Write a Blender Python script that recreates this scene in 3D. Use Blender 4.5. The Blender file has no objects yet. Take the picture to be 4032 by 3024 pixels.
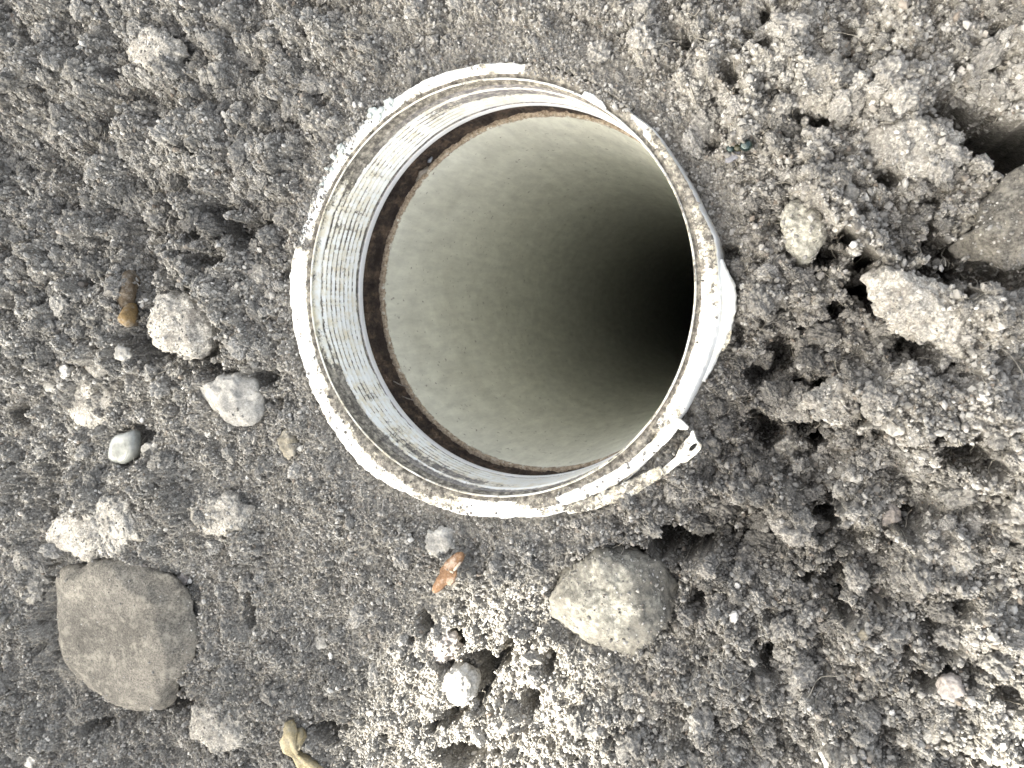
import bpy, bmesh, math, random
import numpy as np
from mathutils import Matrix, Vector, noise as mnoise

random.seed(7)
RNG = np.random.default_rng(11)
S = 0.27 / 4032.0          # metres per unit (one unit = one photo pixel at the rim of the pipe)
F = 2912.0
scn = bpy.context.scene
COL = scn.collection

# ------------------------------------------------------------------ camera
TX, TY = 0.378, 0.102
zc = Vector((-TX, -TY, 1.0)).normalized()          # world up in camera axes
xc = (Vector((1, 0, 0)) - zc * zc.x).normalized()
yc = zc.cross(xc)
W2C = Matrix((xc, yc, zc)).transposed()            # columns = world axes in camera axes
C2W = W2C.transposed()
RIMC = Vector((-110.0, 356.0, -2912.0))             # rim centre in camera axes (units)
CAM = C2W @ (-RIMC)                                # camera position, rim centre is the world origin
cam_d = bpy.data.cameras.new('camera')
cam_d.sensor_width = 36.0
cam_d.lens = 36.0 * F / 4032.0
cam_d.clip_start = 0.002
cam_d.clip_end = 200.0
cam = bpy.data.objects.new('camera', cam_d)
COL.objects.link(cam)
cam.matrix_world = Matrix.Translation(CAM * S) @ C2W.to_4x4()
scn.camera = cam
cam_d.dof.use_dof = True
cam_d.dof.focus_distance = 2960 * S
cam_d.dof.aperture_fstop = 32.0

# ------------------------------------------------------------------ light
SUN_EL, SUN_ROT = math.radians(47), math.radians(228)
world = bpy.data.worlds.new('World')
scn.world = world
world.use_nodes = True
wn = world.node_tree.nodes
sky = wn.new('ShaderNodeTexSky')
sky.sky_type = 'NISHITA'
sky.sun_disc = False
sky.sun_elevation = SUN_EL
sky.sun_rotation = SUN_ROT
sky.air_density = 0.65
sky.dust_density = 5.0
sky.ozone_density = 0.3
wn['Background'].inputs[1].default_value = 0.12
wb = wn.new('ShaderNodeMix')                      # the camera's white balance for shade
wb.data_type = 'RGBA'
wb.blend_type = 'MULTIPLY'
wb.inputs['Factor'].default_value = 1.0
wb.inputs[7].default_value = (1.045, 1.005, 0.915, 1.0)
bw = wn.new('ShaderNodeRGBToBW')                   # sky mixed toward its own grey, paler than a clear one
pale = wn.new('ShaderNodeMix')
pale.data_type = 'RGBA'
pale.inputs['Factor'].default_value = 0.6
world.node_tree.links.new(sky.outputs[0], bw.inputs[0])
world.node_tree.links.new(sky.outputs[0], pale.inputs[6])
world.node_tree.links.new(bw.outputs[0], pale.inputs[7])
world.node_tree.links.new(pale.outputs[2], wb.inputs[6])
world.node_tree.links.new(wb.outputs[2], wn['Background'].inputs[0])
SUND = Vector((math.sin(SUN_ROT) * math.cos(SUN_EL), math.cos(SUN_ROT) * math.cos(SUN_EL), math.sin(SUN_EL)))
sd = bpy.data.lights.new('sun', 'SUN')
sd.energy = 4.0
sd.angle = math.radians(0.53)
sd.color = (1.0, 0.95, 0.86)
sun = bpy.data.objects.new('sun', sd)
COL.objects.link(sun)
sun.rotation_euler = SUND.to_track_quat('Z', 'Y').to_euler()
sun.location = SUND * 3.0
vs = scn.view_settings
vs.view_transform = 'Standard'
vs.look = 'None'
vs.exposure = 3.08
vs.gamma = 1.0
vs.use_curve_mapping = False

# ------------------------------------------------------------------ helpers
_M = np.array(C2W); _C = np.array(CAM)


def G(px, py, z=0.0):
    """photo pixel -> world point (units) on the horizontal plane z"""
    d = _M @ np.array([(px - 2016.0) / F, -(py - 1512.0) / F, -1.0])
    t = (z - _C[2]) / d[2]
    return _C + d * t


def proj(x, y, z=0.0):
    p = np.stack([x - _C[0], y - _C[1], np.zeros_like(x) + z - _C[2]], 0)
    c = np.tensordot(_M.T, p, 1)
    return 2016 + F * c[0] / -c[2], 1512 - F * c[1] / -c[2]


def mesh_obj(name, verts, faces, mat, parent=None, smooth=True, loc=None):
    me = bpy.data.meshes.new(name)
    v = np.asarray(verts, dtype=np.float64).reshape(-1, 3) * S
    if isinstance(faces, np.ndarray):
        k = faces.shape[1]
        me.vertices.add(len(v)); me.vertices.foreach_set('co', v.astype(np.float32).ravel())
        me.loops.add(faces.size); me.loops.foreach_set('vertex_index', faces.astype(np.int32).ravel())
        me.polygons.add(len(faces))
        me.polygons.foreach_set('loop_start', np.arange(0, faces.size, k, dtype=np.int32))
        me.polygons.foreach_set('loop_total', np.full(len(faces), k, dtype=np.int32))
        me.update(calc_edges=True)
    else:
        me.from_pydata([tuple(a) for a in v], [], [list(f) for f in faces])
        me.update()
    if smooth:
        me.polygons.foreach_set('use_smooth', np.ones(len(me.polygons), dtype=bool))
    me.materials.append(mat)
    o = bpy.data.objects.new(name, me)
    COL.objects.link(o)
    if parent:
        o.parent = parent
    if loc is not None:
        o.location = Vector(loc) * S
    return o


def tag(o, label, cat, group=None):
    o['label'] = label
    o['category'] = cat
    if group:
        o['group'] = group
    return o


def attr(o, name, vals):
    a = o.data.attributes.new(name, 'FLOAT', 'POINT')
    a.data.foreach_set('value', np.asarray(vals, dtype=np.float32).ravel())


def filt(shape, step, lo, hi, beta=0.0, seed=0):
    """periodic random field, wavelengths between lo and hi units, unit variance"""
    r = np.random.default_rng(seed)
    w = np.fft.rfft2(r.standard_normal(shape))
    fy = np.fft.fftfreq(shape[0], step)[:, None]
    fx = np.fft.rfftfreq(shape[1], step)[None, :]
    f = np.sqrt(fx * fx + fy * fy) + 1e-9
    band = np.exp(-(f * lo) ** 4 * 0.6) * (1 - np.exp(-(f * hi) ** 4)) * f ** (-beta)
    a = np.fft.irfft2(w * band, s=shape)
    a -= a.mean()
    return a / (a.std() + 1e-12)


def sm(a, b, x):
    t = np.clip((x - a) / (b - a), 0, 1)
    return t * t * (3 - 2 * t)


# ------------------------------------------------------------------ materials
class NT:
    def __init__(self, name, rough=0.9, spec=0.3):
        self.m = bpy.data.materials.new(name)
        self.m.use_nodes = True
        self.t = self.m.node_tree
        self.b = self.t.nodes['Principled BSDF']
        self.b.inputs['Roughness'].default_value = rough
        self.b.inputs['Specular IOR Level'].default_value = spec

    def n(self, kind, **kw):
        nd = self.t.nodes.new(kind)
        for k, v in kw.items():
            if k.startswith('i_'):
                nd.inputs[k[2:].replace('_', ' ')].default_value = v
            else:
                setattr(nd, k, v)
        return nd

    def l(self, a, b):
        self.t.links.new(a, b)

    def noise(self, scale, detail=4, rough=0.6, vec=None, dist=0.0):
        nd = self.n('ShaderNodeTexNoise')
        nd.inputs['Scale'].default_value = scale
        nd.inputs['Detail'].default_value = detail
        nd.inputs['Roughness'].default_value = rough
        nd.inputs['Distortion'].default_value = dist
        if vec is not None:
            self.l(vec, nd.inputs['Vector'])
        return nd.outputs['Fac']

    def ramp(self, fac, stops):
        r = self.n('ShaderNodeValToRGB')
        e = r.color_ramp.elements
        while len(e) < len(stops):
            e.new(0.5)
        for k, (p, c) in enumerate(stops):
            e[k].position = p
            c = c if isinstance(c, (tuple, list)) else (c, c, c)
            e[k].color = (*c, 1)
        self.l(fac, r.inputs['Fac'])
        return r.outputs['Color']

    def mix(self, fac, a, b, mode='MIX'):
        x = self.n('ShaderNodeMix', data_type='RGBA', blend_type=mode)
        for s, v in ((x.inputs['Factor'], fac), (x.inputs[6], a), (x.inputs[7], b)):
            if hasattr(v, 'links'):
                self.l(v, s)
            elif isinstance(v, (tuple, list)):
                s.default_value = (*v, 1)
            else:
                s.default_value = v
        return x.outputs[2]

    def math(self, op, a, b=0.0, clamp=False):
        x = self.n('ShaderNodeMath', operation=op, use_clamp=clamp)
        for s, v in ((x.inputs[0], a), (x.inputs[1], b)):
            if hasattr(v, 'links'):
                self.l(v, s)
            else:
                s.default_value = v
        return x.outputs[0]

    def attr(self, name):
        return self.n('ShaderNodeAttribute', attribute_name=name).outputs['Fac']

    def coord(self):
        return self.n('ShaderNodeTexCoord').outputs['Object']

    def col(self, c):
        if hasattr(c, 'links'):
            self.l(c, self.b.inputs['Base Color'])
        else:
            self.b.inputs['Base Color'].default_value = (*c, 1)
        return self

    def bump(self, h, strength=0.5, dist=0.0004):
        x = self.n('ShaderNodeBump')
        x.inputs['Strength'].default_value = strength
        x.inputs['Distance'].default_value = dist
        self.l(h, x.inputs['Height'])
        self.l(x.outputs['Normal'], self.b.inputs['Normal'])
        return self


DK, MD, LT = (0.092, 0.087, 0.078), (0.21, 0.201, 0.182), (0.40, 0.387, 0.355)


def soil_material(name='dry_grey_soil', gain=1.0):
    k = NT(name, 0.95, 0.15)
    co = k.coord()
    fine = k.noise(1500, 5, 0.75, co)
    med = k.noise(170, 5, 0.65, co)
    g_ = lambda q: tuple(v * gain for v in q)
    c = k.ramp(fine, [(0.33, g_(DK)), (0.5, g_(MD)), (0.66, g_(LT))])
    c2 = k.ramp(med, [(0.3, (0.62, 0.60, 0.58)), (0.5, (0.95, 0.95, 0.94)), (0.7, (1.3, 1.29, 1.26))])
    c = k.mix(1.0, c, c2, 'MULTIPLY')
    tint = k.noise(420, 3, 0.6, co)
    c = k.mix(k.ramp(tint, [(0.6, 0.0), (0.75, 0.3)]), c, (0.19, 0.155, 0.115))
    shd = k.ramp(k.attr('shade_tone'), [(0.0, (1, 1, 1)), (1.0, (0.60, 0.59, 0.585))])  # shade painted into the soil colour
    c = k.mix(1.0, c, shd, 'MULTIPLY')
    k.col(c)
    k.bump(k.noise(2600, 3, 0.7, co), 0.5, 0.0003)
    return k.m


def grain_material():
    k = NT('soil_grains', 0.9, 0.2)
    rnd = k.n('ShaderNodeObjectInfo').outputs['Random']
    c = k.ramp(rnd, [(0.0, (0.14, 0.134, 0.122)), (0.3, (0.215, 0.208, 0.191)), (0.7, (0.315, 0.306, 0.283)),
                     (0.93, (0.39, 0.38, 0.355)), (0.985, (0.48, 0.47, 0.44)), (1.0, (0.60, 0.59, 0.56))])
    tint = k.math('FRACT', k.math('MULTIPLY', rnd, 57.3))
    c = k.mix(k.ramp(tint, [(0.92, 0.0), (0.96, 0.35)]), c, (0.20, 0.14, 0.09))
    co = k.coord()
    f = k.noise(90, 3, 0.6, co)
    c = k.mix(1.0, c, k.ramp(f, [(0.3, 0.7), (0.7, 1.3)]), 'MULTIPLY')
    shd = k.ramp(k.n('ShaderNodeAttribute', attribute_name='shade_tone', attribute_type='INSTANCER').outputs['Fac'],
                [(0.0, (1, 1, 1)), (1.0, (0.60, 0.59, 0.585))])  # grains darken with the same painted shade
    c = k.mix(1.0, c, shd, 'MULTIPLY')
    k.col(c)
    return k.m


def stone_material(name, lo, hi, dust=0.4, scale=90, dustcol=LT, rough=0.85, grainy=1.0, crust=None):
    k = NT(name, rough, 0.25)
    co = k.coord()
    a = k.noise(scale, 6, 0.65, co)
    c = k.ramp(a, [(0.3, lo), (0.7, hi)])
    b = k.noise(1500, 4, 0.8, co)
    c = k.mix(1.0, c, k.ramp(b, [(0.3, 1 - 0.45 * grainy), (0.7, 1 + 0.45 * grainy)]), 'MULTIPLY')
    d = k.noise(260, 6, 0.75, co)
    c = k.mix(k.ramp(d, [(0.5, 0.0), (0.62, dust)]), c, dustcol)
    if crust:
        ln = k.n('ShaderNodeVectorMath', operation='LENGTH')
        k.l(co, ln.inputs[0])
        e_ = k.math('SUBTRACT', 1.0, k.math('DIVIDE', ln.outputs['Value'], crust * S))
        f_ = k.math('MULTIPLY', k.math('SUBTRACT', k.math('ADD', e_, k.math('MULTIPLY', k.noise(160, 6, 0.75, co), 1.4)), 0.85), 3.5, True)
        c = k.mix(k.math('MULTIPLY', f_, 0.85), c, k.ramp(k.noise(700, 5, 0.75, co), [(0.35, (0.12, 0.115, 0.095)), (0.5, (0.33, 0.32, 0.27)), (0.62, (0.52, 0.50, 0.43))]))
    k.col(c)
    k.bump(k.noise(1300, 4, 0.7, co), 0.6, 0.0003)
    return k.m


def plastic_material():
    k = NT('weathered_white_plastic', 0.42, 0.45)
    co = k.coord()
    base = k.ramp(k.noise(55, 4, 0.6, co), [(0.3, (0.74, 0.76, 0.73)), (0.7, (0.85, 0.865, 0.84))])
    dirt = k.attr('dirt')
    n1 = k.noise(230, 7, 0.78, co)
    n2 = k.noise(1300, 4, 0.7, co)
    nn = k.math('ADD', k.math('MULTIPLY', n1, 0.65), k.math('MULTIPLY', n2, 0.35))
    thr = k.math('SUBTRACT', k.math('ADD', dirt, nn), 0.95)
    f = k.math('MULTIPLY', thr, 11.0, True)
    dc = k.ramp(k.noise(600, 4, 0.7, co), [(0.32, (0.05, 0.045, 0.038)), (0.48, (0.15, 0.138, 0.118)),
                                            (0.62, (0.34, 0.315, 0.26)), (0.74, (0.46, 0.43, 0.38))])
    stain = k.math('SUBTRACT', k.math('ADD', dirt, k.noise(300, 5, 0.7, co)), 0.80)
    c = k.mix(k.math('MULTIPLY', stain, 3.5, True), base, (0.68, 0.62, 0.46))
    yel = k.math('SUBTRACT', k.math('ADD', k.attr('rust'), k.noise(240, 5, 0.75, co)), 1.0)
    c = k.mix(k.math('MULTIPLY', yel, 7.0, True), c, (0.56, 0.34, 0.10))
    c = k.mix(f, c, dc)
    lav = k.attr('tint')
    c = k.mix(lav, c, (0.60, 0.61, 0.74))
    k.col(c)
    r = k.mix(f, (0.4, 0.4, 0.4), (0.95, 0.95, 0.95))
    k.l(r, k.b.inputs['Roughness'])
    k.bump(k.math('ADD', k.math('MULTIPLY', f, 0.8), n2), 0.35, 0.0003)
    return k.m


def inner_material():
    k = NT('dusty_inner_pipe', 0.8, 0.15)
    co = k.coord()
    c = k.ramp(k.noise(45, 6, 0.65, co, 1.2), [(0.3, (0.68, 0.685, 0.605)), (0.7, (0.79, 0.80, 0.72))])
    mp = k.n('ShaderNodeMapping')
    mp.inputs['Scale'].default_value = (1, 1, 0.25)
    k.l(co, mp.inputs['Vector'])
    st = k.noise(300, 4, 0.7, mp.outputs[0])
    c = k.mix(1.0, c, k.ramp(st, [(0.3, 0.84), (0.7, 1.1)]), 'MULTIPLY')
    sp = k.noise(520, 3, 0.6, co)
    c = k.mix(k.ramp(sp, [(0.665, 0.0), (0.70, 0.65)]), c, (0.10, 0.08, 0.06))
    d = k.math('SUBTRACT', k.math('ADD', k.attr('dirt'), k.noise(500, 5, 0.75, co)), 0.95)
    dc = k.ramp(k.noise(900, 4, 0.7, co), [(0.35, (0.16, 0.12, 0.08)), (0.65, (0.50, 0.42, 0.32))])
    c = k.mix(k.math('MULTIPLY', d, 7.0, True), c, dc)
    k.col(c)
    k.bump(sp, 0.15, 0.0002)
    return k.m


def band_material():
    k = NT('dark_packed_dirt', 0.85, 0.3)
    co = k.coord()
    c = k.ramp(k.noise(170, 6, 0.75, co), [(0.38, (0.018, 0.013, 0.011)), (0.5, (0.045, 0.034, 0.029)),
                                            (0.62, (0.12, 0.085, 0.06)), (0.72, (0.30, 0.26, 0.22))])
    k.col(c)
    k.bump(k.noise(700, 5, 0.7, co), 0.7, 0.0006)
    return k.m


def simple_material(name, col, rough=0.6, spec=0.4, var=0.25, scale=700, metallic=0.0):
    k = NT(name, rough, spec)
    co = k.coord()
    lo = tuple(v * (1 - var) for v in col)
    hi = tuple(min(1, v * (1 + var)) for v in col)
    k.col(k.ramp(k.noise(scale, 4, 0.7, co), [(0.3, lo), (0.7, hi)]))
    k.b.inputs['Metallic'].default_value = metallic
    return k.m


M_soil = soil_material()
M_grain = grain_material()
M_pvc = plastic_material()
M_inner = inner_material()
M_band = band_material()

# ------------------------------------------------------------------ where the soil meets the pipe (outline traced round the rim)
OUT = [(2046, 246), (1952, 243), (1880, 250), (1781, 273), (1684, 304), (1600, 350), (1520, 405), (1435, 470),
       (1356, 560), (1290, 660), (1230, 770), (1165, 945), (1132, 1093), (1142, 1230), (1187, 1437), (1256, 1608),
       (1348, 1757), (1428, 1849), (1600, 1952), (1783, 2020), (1966, 2043), (2195, 2026), (2340, 1980), (2440, 1915),
       (2540, 1822), (2610, 1735), (2687, 1631), (2745, 1517), (2790, 1414), (2822, 1322), (2838, 1196), (2836, 1093), (2815, 933),
       (2767, 835), (2727, 750), (2653, 624), (2561, 498), (2470, 425), (2367, 355), (2298, 315), (2200, 275), (2122, 257)]
_oa = []
for p in OUT:
    g = G(*p)
    _oa.append((math.atan2(g[1], g[0]), math.hypot(g[0], g[1])))
_oa.sort()
_a = np.array([q[0] for q in _oa]); _r = np.array([q[1] for q in _oa])
_a3 = np.concatenate([_a - 2 * math.pi, _a, _a + 2 * math.pi]); _r3 = np.concatenate([_r] * 3)


def rout(phi):
    return np.interp(phi, _a3, _r3)


def angd(phi, c):
    """angular distance in degrees"""
    return np.abs((np.degrees(phi) - c + 180) % 360 - 180)


def sector(phi, c, half, soft=4.0):
    return 1 - sm(half - soft, half + soft, angd(phi, c))


def cover(phi):
    """where soil lies over the outer part of the rim"""
    return np.clip(sector(phi, 141, 18, 4) * 0.85 + sector(phi, 67, 11, 4) + sector(phi, 163, 4, 2) * 0.6
                   + sector(phi, 52, 4, 3) * 0.7, 0, 1)


def low(phi):
    """where the soil is dug away from the outer wall"""
    return sector(phi, 4, 30, 14)

# ------------------------------------------------------------------ soil sheet
STEP = 4.2
cor = [G(-60, -60, -60), G(4092, -60, -60), G(-60, 3084, -60), G(4092, 3084, -60)]
X0, X1 = min(c[0] for c in cor) - 60, max(c[0] for c in cor) + 60
Y0, Y1 = min(c[1] for c in cor) - 60, max(c[1] for c in cor) + 60
xs = np.arange(X0, X1, STEP); ys = np.arange(Y0, Y1, STEP)
NX, NY = len(xs), len(ys)
XX, YY = np.meshgrid(xs, ys)
PX, PY = proj(XX, YY, 0.0)
PHI = np.arctan2(YY, XX); RR = np.hypot(XX, YY)
sh = XX.shape


def blob(px, py, rx, ry=None, rot=0.0, soft=0.35):
    """soft elliptical mask in photo coordinates laid on the ground"""
    ry = ry or rx
    dx, dy = PX - px, PY - py
    c, s = math.cos(math.radians(rot)), math.sin(math.radians(rot))
    u, v = (dx * c + dy * s) / rx, (-dx * s + dy * c) / ry
    return 1 - sm(1 - soft, 1 + soft, np.hypot(u, v) + 0.18 * NOI)


NOI = filt(sh, STEP, 40, 220, 1.0, 3)
ROUGH = 0.62 + 0.55 * sm(2300, 3300, PX) + 0.25 * sm(900, 0, PX) * sm(1700, 900, PY)
ROUGH += 0.42 * sm(1650, 700, PX) * sm(1750, 1150, PY)
ROUGH *= 1 - 0.45 * blob(1000, 2350, 900, 700, 0, 0.5)
ROUGH *= 1 - 0.3 * blob(2200, 60, 700, 260, 0, 0.5)
ROUGH *= 1 - 0.35 * np.exp(-((RR - 960) / 90.0) ** 2)

big = filt(sh, STEP, 260, 1400, 1.6, 1)
mid = filt(sh, STEP, 90, 420, 1.2, 2)
H = -34 + 34 * big * ROUGH + 21 * mid * ROUGH
# broad forms seen in the photograph: hollows, mounds
for (px, py, rx, ry, rot, dz) in [
        (900, 830, 330, 110, 25, -75), (900, 1010, 260, 90, 10, -40), (1000, 1140, 150, 130, 0, 45), (640, 1060, 260, 130, 20, -45),
        (560, 1220, 160, 230, 10, -35), (560, 1450, 300, 200, 0, 15), (380, 2080, 260, 160, -10, 55), (230, 470, 210, 110, 30, 40),
        (620, 210, 130, 90, 0, 35), (640, 130, 260, 60, 20, -40), (180, 620, 60, 200, 20, -45), (60, 200, 160, 160, 0, 25),
        (3250, 330, 200, 170, 20, 55), (3050, 330, 60, 220, -20, -45), (3580, 540, 330, 200, 20, 50), (3300, 500, 120, 60, 30, -60),
        (3860, 430, 260, 60, 35, -70), (3130, 880, 330, 130, 10, -25), (3450, 1250, 200, 130, 0, -50), (3650, 1200, 300, 120, 25, 60),
        (3200, 1350, 240, 170, 0, -75), (3300, 1560, 180, 90, 0, 40), (3100, 1470, 200, 120, 10, -35), (3000, 1700, 260, 90, 20, -80),
        (3500, 1350, 250, 90, 30, 45), (3800, 1500, 260, 200, 0, 20), (2900, 2110, 300, 90, 15, -75), (2650, 2160, 300, 60, 10, -40),
        (3260, 2060, 160, 70, 40, -70), (3720, 2150, 200, 150, 20, 45), (3560, 1940, 140, 60, 45, -70), (3650, 2560, 200, 120, 20, -45),
        (2900, 2500, 200, 100, 20, 25), (3000, 2620, 160, 60, -10, -45), (180, 1980, 60, 240, 8, -60), (160, 2300, 50, 200, 5, -70),
        (1250, 2700, 260, 50, -5, -45), (1050, 2800, 220, 120, 0, 30), (700, 2850, 260, 130, 0, 20), (300, 2750, 250, 80, 25, -35),
        (1760, 2500, 160, 90, 40, -28), (1850, 2780, 420, 260, 0, 18), (600, 2780, 120, 60, 0, -45), (1330, 2900, 160, 160, 0, -30)]:
    H += dz * blob(px, py, rx, ry, rot, 0.6) * (1.0 if px > 2300 else 0.8)


def stamp(cx, cy, r, z, asp, rot, flat, nz):
    """one crumb of soil pressed into the sheet"""
    R = r * 1.35
    i0, i1 = int((cx - R - X0) / STEP), int((cx + R - X0) / STEP) + 2
    j0, j1 = int((cy - R - Y0) / STEP), int((cy + R - Y0) / STEP) + 2
    if i0 < 0 or j0 < 0 or i1 >= NX or j1 >= NY:
        return
    dx = xs[i0:i1][None, :] - cx; dy = ys[j0:j1][:, None] - cy
    c, s = math.cos(rot), math.sin(rot)
    d = np.hypot((dx * c + dy * s), (-dx * s + dy * c) / asp) / r
    a = int(RNG.integers(0, NX - (i1 - i0))); b = int(RNG.integers(0, NY - (j1 - j0)))
    d = d * (1 + nz * LUMP[b:b + j1 - j0, a:a + i1 - i0])
    h = z + r * flat * (np.sqrt(np.clip(1 - d * d, 0, 1)) - 0.45)
    sub = H[j0:j1, i0:i1]
    np.copyto(sub, np.maximum(sub, np.where(d < 1, h, -1e9)))


LUMP = filt(sh, STEP, 14, 60, 0.8, 5)
H0 = H.copy()


def many(n, rlo, rhi, lift, flat, nz, rough_pow):
    cx = RNG.uniform(X0, X1, n); cy = RNG.uniform(Y0, Y1, n)
    rr = rlo * (rhi / rlo) ** RNG.random(n) ** 1.5
    for k in range(n):
        i, j = int((cx[k] - X0) / STEP), int((cy[k] - Y0) / STEP)
        q = ROUGH[j, i]
        if RNG.random() > q ** rough_pow:
            continue
        stamp(cx[k], cy[k], rr[k], H0[j, i] + lift * rr[k] * q, RNG.uniform(0.6, 1.0), RNG.uniform(0, 3.14), flat, nz)


many(700, 55, 150, 0.50, 0.90, 0.30, 1.4)
H0 = np.maximum(H0, H * 0.6 + H0 * 0.4)
many(4200, 24, 66, 0.62, 1.05, 0.28, 1.0)
many(15000, 11, 27, 0.35, 0.95, 0.2, 0.5)
H += 4.5 * filt(sh, STEP, 12, 40, 0.6, 8) + 7.0 * filt(sh, STEP, 30, 90, 0.6, 9) * ROUGH

def relax(A, smax, it):
    """soil cannot stand steeper than smax"""
    for _ in range(it):
        P = np.pad(A, 1, mode='edge')
        m = np.minimum(np.minimum(P[:-2, 1:-1], P[2:, 1:-1]), np.minimum(P[1:-1, :-2], P[1:-1, 2:])) + smax * STEP
        A = np.minimum(A, m)
    return A


H -= 14 * ROUGH
H = relax(H, 3.0, 10)
# deep voids and cracks between the clods: (px, py, rx, ry, rot, depth)
VOIDS = [(4035, 562, 200, 62, 0, 480), (3880, 470, 110, 26, 30, 150), (3700, 980, 70, 30, 45, 170), (3410, 1110, 48, 46, 0, 200),
         (3440, 1140, 24, 50, 0, 200), (3900, 1085, 150, 34, 8, 190), (3700, 1100, 100, 18, 12, 130), (3080, 1410, 60, 34, -50, 120),
         (3210, 1560, 70, 22, 30, 150), (3240, 1600, 24, 70, 0, 170), (2995, 1480, 46, 26, 0, 130), (3620, 1380, 44, 40, 0, 170),
         (3540, 1390, 40, 26, 0, 120), (3000, 1730, 60, 34, 20, 160), (3180, 1700, 46, 30, 20, 130), (3820, 1790, 70, 40, 30, 160),
         (3260, 2060, 44, 34, 10, 170), (3580, 2050, 26, 50, 20, 150), (3270, 2300, 48, 60, -30, 140), (2590, 2140, 0.1, 0.1, 0, 0),
         (2620, 2165, 90, 26, 12, 150), (2790, 2140, 90, 22, 5, 120), (3020, 2590, 34, 34, 0, 120), (860, 845, 44, 30, 20, 120),
         (940, 930, 60, 34, 10, 120), (770, 920, 34, 26, 0, 90), (240, 820, 40, 24, 0, 110), (560, 1350, 70, 50, 20, 110),
         (800, 1020, 60, 22, 15, 100), (860, 1300, 26, 26, 0, 110), (820, 1460, 60, 20, 20, 90), (1020, 1500, 40, 30, 20, 80),
         (40, 1640, 50, 26, 0, 120), (330, 1110, 60, 16, 25, 90), (470, 290, 50, 20, -40, 90), (430, 480, 26, 60, 10, 80),
         (190, 2240, 16, 90, 0, 170), (180, 2080, 16, 80, 0, 120), (700, 2790, 60, 22, 0, 110), (360, 2870, 40, 16, 0, 90),
         (590, 2390, 0.1, 0.1, 0, 0), (950, 2420, 10, 60, 0, 90), (1880, 2620, 52, 26, 10, 150), (1890, 2680, 20, 60, 10, 150),
         (1780, 2820, 60, 20, -30, 110), (1770, 2540, 40, 24, 0, 100), (1745, 2600, 16, 60, 10, 100), (1655, 2480, 14, 50, -10, 100),
         (1990, 2560, 30, 40, -20, 90), (2150, 2630, 14, 36, 20, 90), (2075, 2780, 22, 40, 0, 100), (1820, 2990, 70, 26, 0, 130),
         (1260, 2900, 50, 24, 15, 120), (2870, 300, 30, 46, -10, 110), (2700, 165, 26, 18, 0, 90), (3000, 180, 70, 14, 30, 100),
         (3000, 60, 8, 60, 0, 90), (3360, 280, 22, 46, 0, 120), (3220, 440, 60, 30, 0, 120), (3590, 520, 26, 40, 0, 130),
         (3490, 700, 40, 20, 20, 130), (3260, 960, 20, 70, 20, 120), (3300, 1010, 60, 20, 0, 110), (3680, 790, 30, 40, 0, 90),
         (3930, 110, 26, 20, 0, 80), (3340, 100, 34, 16, 30, 80), (3720, 2640, 34, 26, 0, 100), (3620, 2660, 40, 20, 20, 90),
         (3960, 2720, 50, 24, 30, 80), (2420, 2620, 0.1, 0.1, 0, 0), (3790, 2380, 26, 40, 30, 90), (2740, 2380, 24, 60, 0, 90),
         (2660, 2200, 60, 30, 20, 120), (1110, 1080, 36, 24, 0, 90), (2800, 560, 30, 24, 0, 70), (2850, 980, 40, 22, 0, 110),
         (2900, 1320, 26, 60, 0, 90), (2560, 700, 0.1, 0.1, 0, 0), (2760, 690, 20, 14, 0, 60)]
JAG = filt(sh, STEP, 18, 110, 0.9, 12)
for (px, py, rx, ry, rot, dep) in VOIDS:
    if dep == 0:
        continue
    g = G(px, py)
    R = max(rx, ry) * 1.7 + 20
    i0, i1 = max(0, int((g[0] - R - X0) / STEP)), min(NX, int((g[0] + R - X0) / STEP) + 1)
    j0, j1 = max(0, int((g[1] - R - Y0) / STEP)), min(NY, int((g[1] + R - Y0) / STEP) + 1)
    dx, dy = PX[j0:j1, i0:i1] - px, PY[j0:j1, i0:i1] - py
    c, s = math.cos(math.radians(rot)), math.sin(math.radians(rot))
    d = np.hypot((dx * c + dy * s) / rx, (-dx * s + dy * c) / ry) * (1 + (0.22 if dep < 300 else 0.05) * JAG[j0:j1, i0:i1]) + 0.14 * NOI[j0:j1, i0:i1]
    H[j0:j1, i0:i1] -= 1.3 * dep * (1 - sm(0.4 if dep < 300 else 0.8, 1.15, d)) * 1.35

# seat of the soil round the pipe
ro = rout(PHI)
near = 1 - sm(0, 190, RR - ro)
lvl = -26 - 95 * low(PHI) - 12 * sector(PHI, -100, 34, 12) + 14 * sector(PHI, -47, 12, 5) + 46 * cover(PHI)
H = H * (1 - near) + near * (lvl + 0.55 * (H - H0 * 0.5))
edge = 1 - sm(-4, 26, RR - ro + 9 * JAG)
H = np.where((edge > 0) & (cover(PHI) < 0.5), np.minimum(H, -34 - 80 * low(PHI) + 0.4 * np.clip(H, -50, 50)), H)
cv = cover(PHI) + 0.30 * JAG * (cover(PHI) > 0.08) + 0.12 * LUMP * (cover(PHI) > 0.08)
inside = sm(40, -30, RR - ro)
LIPR = 838 + 32 * sector(PHI, 141, 22, 5)
lip = sm(LIPR, LIPR + 20, RR + 10 * JAG + 4 * LUMP)
H = np.where((cv >= 0.5) & (RR < ro + 30), np.where(lip > 0.5, np.maximum(H * 0.35, 6) + 7 * LUMP, -70), H)
H = np.where((cv < 0.5) & (RR < ro - 2), np.minimum(H, -60), H)
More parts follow.
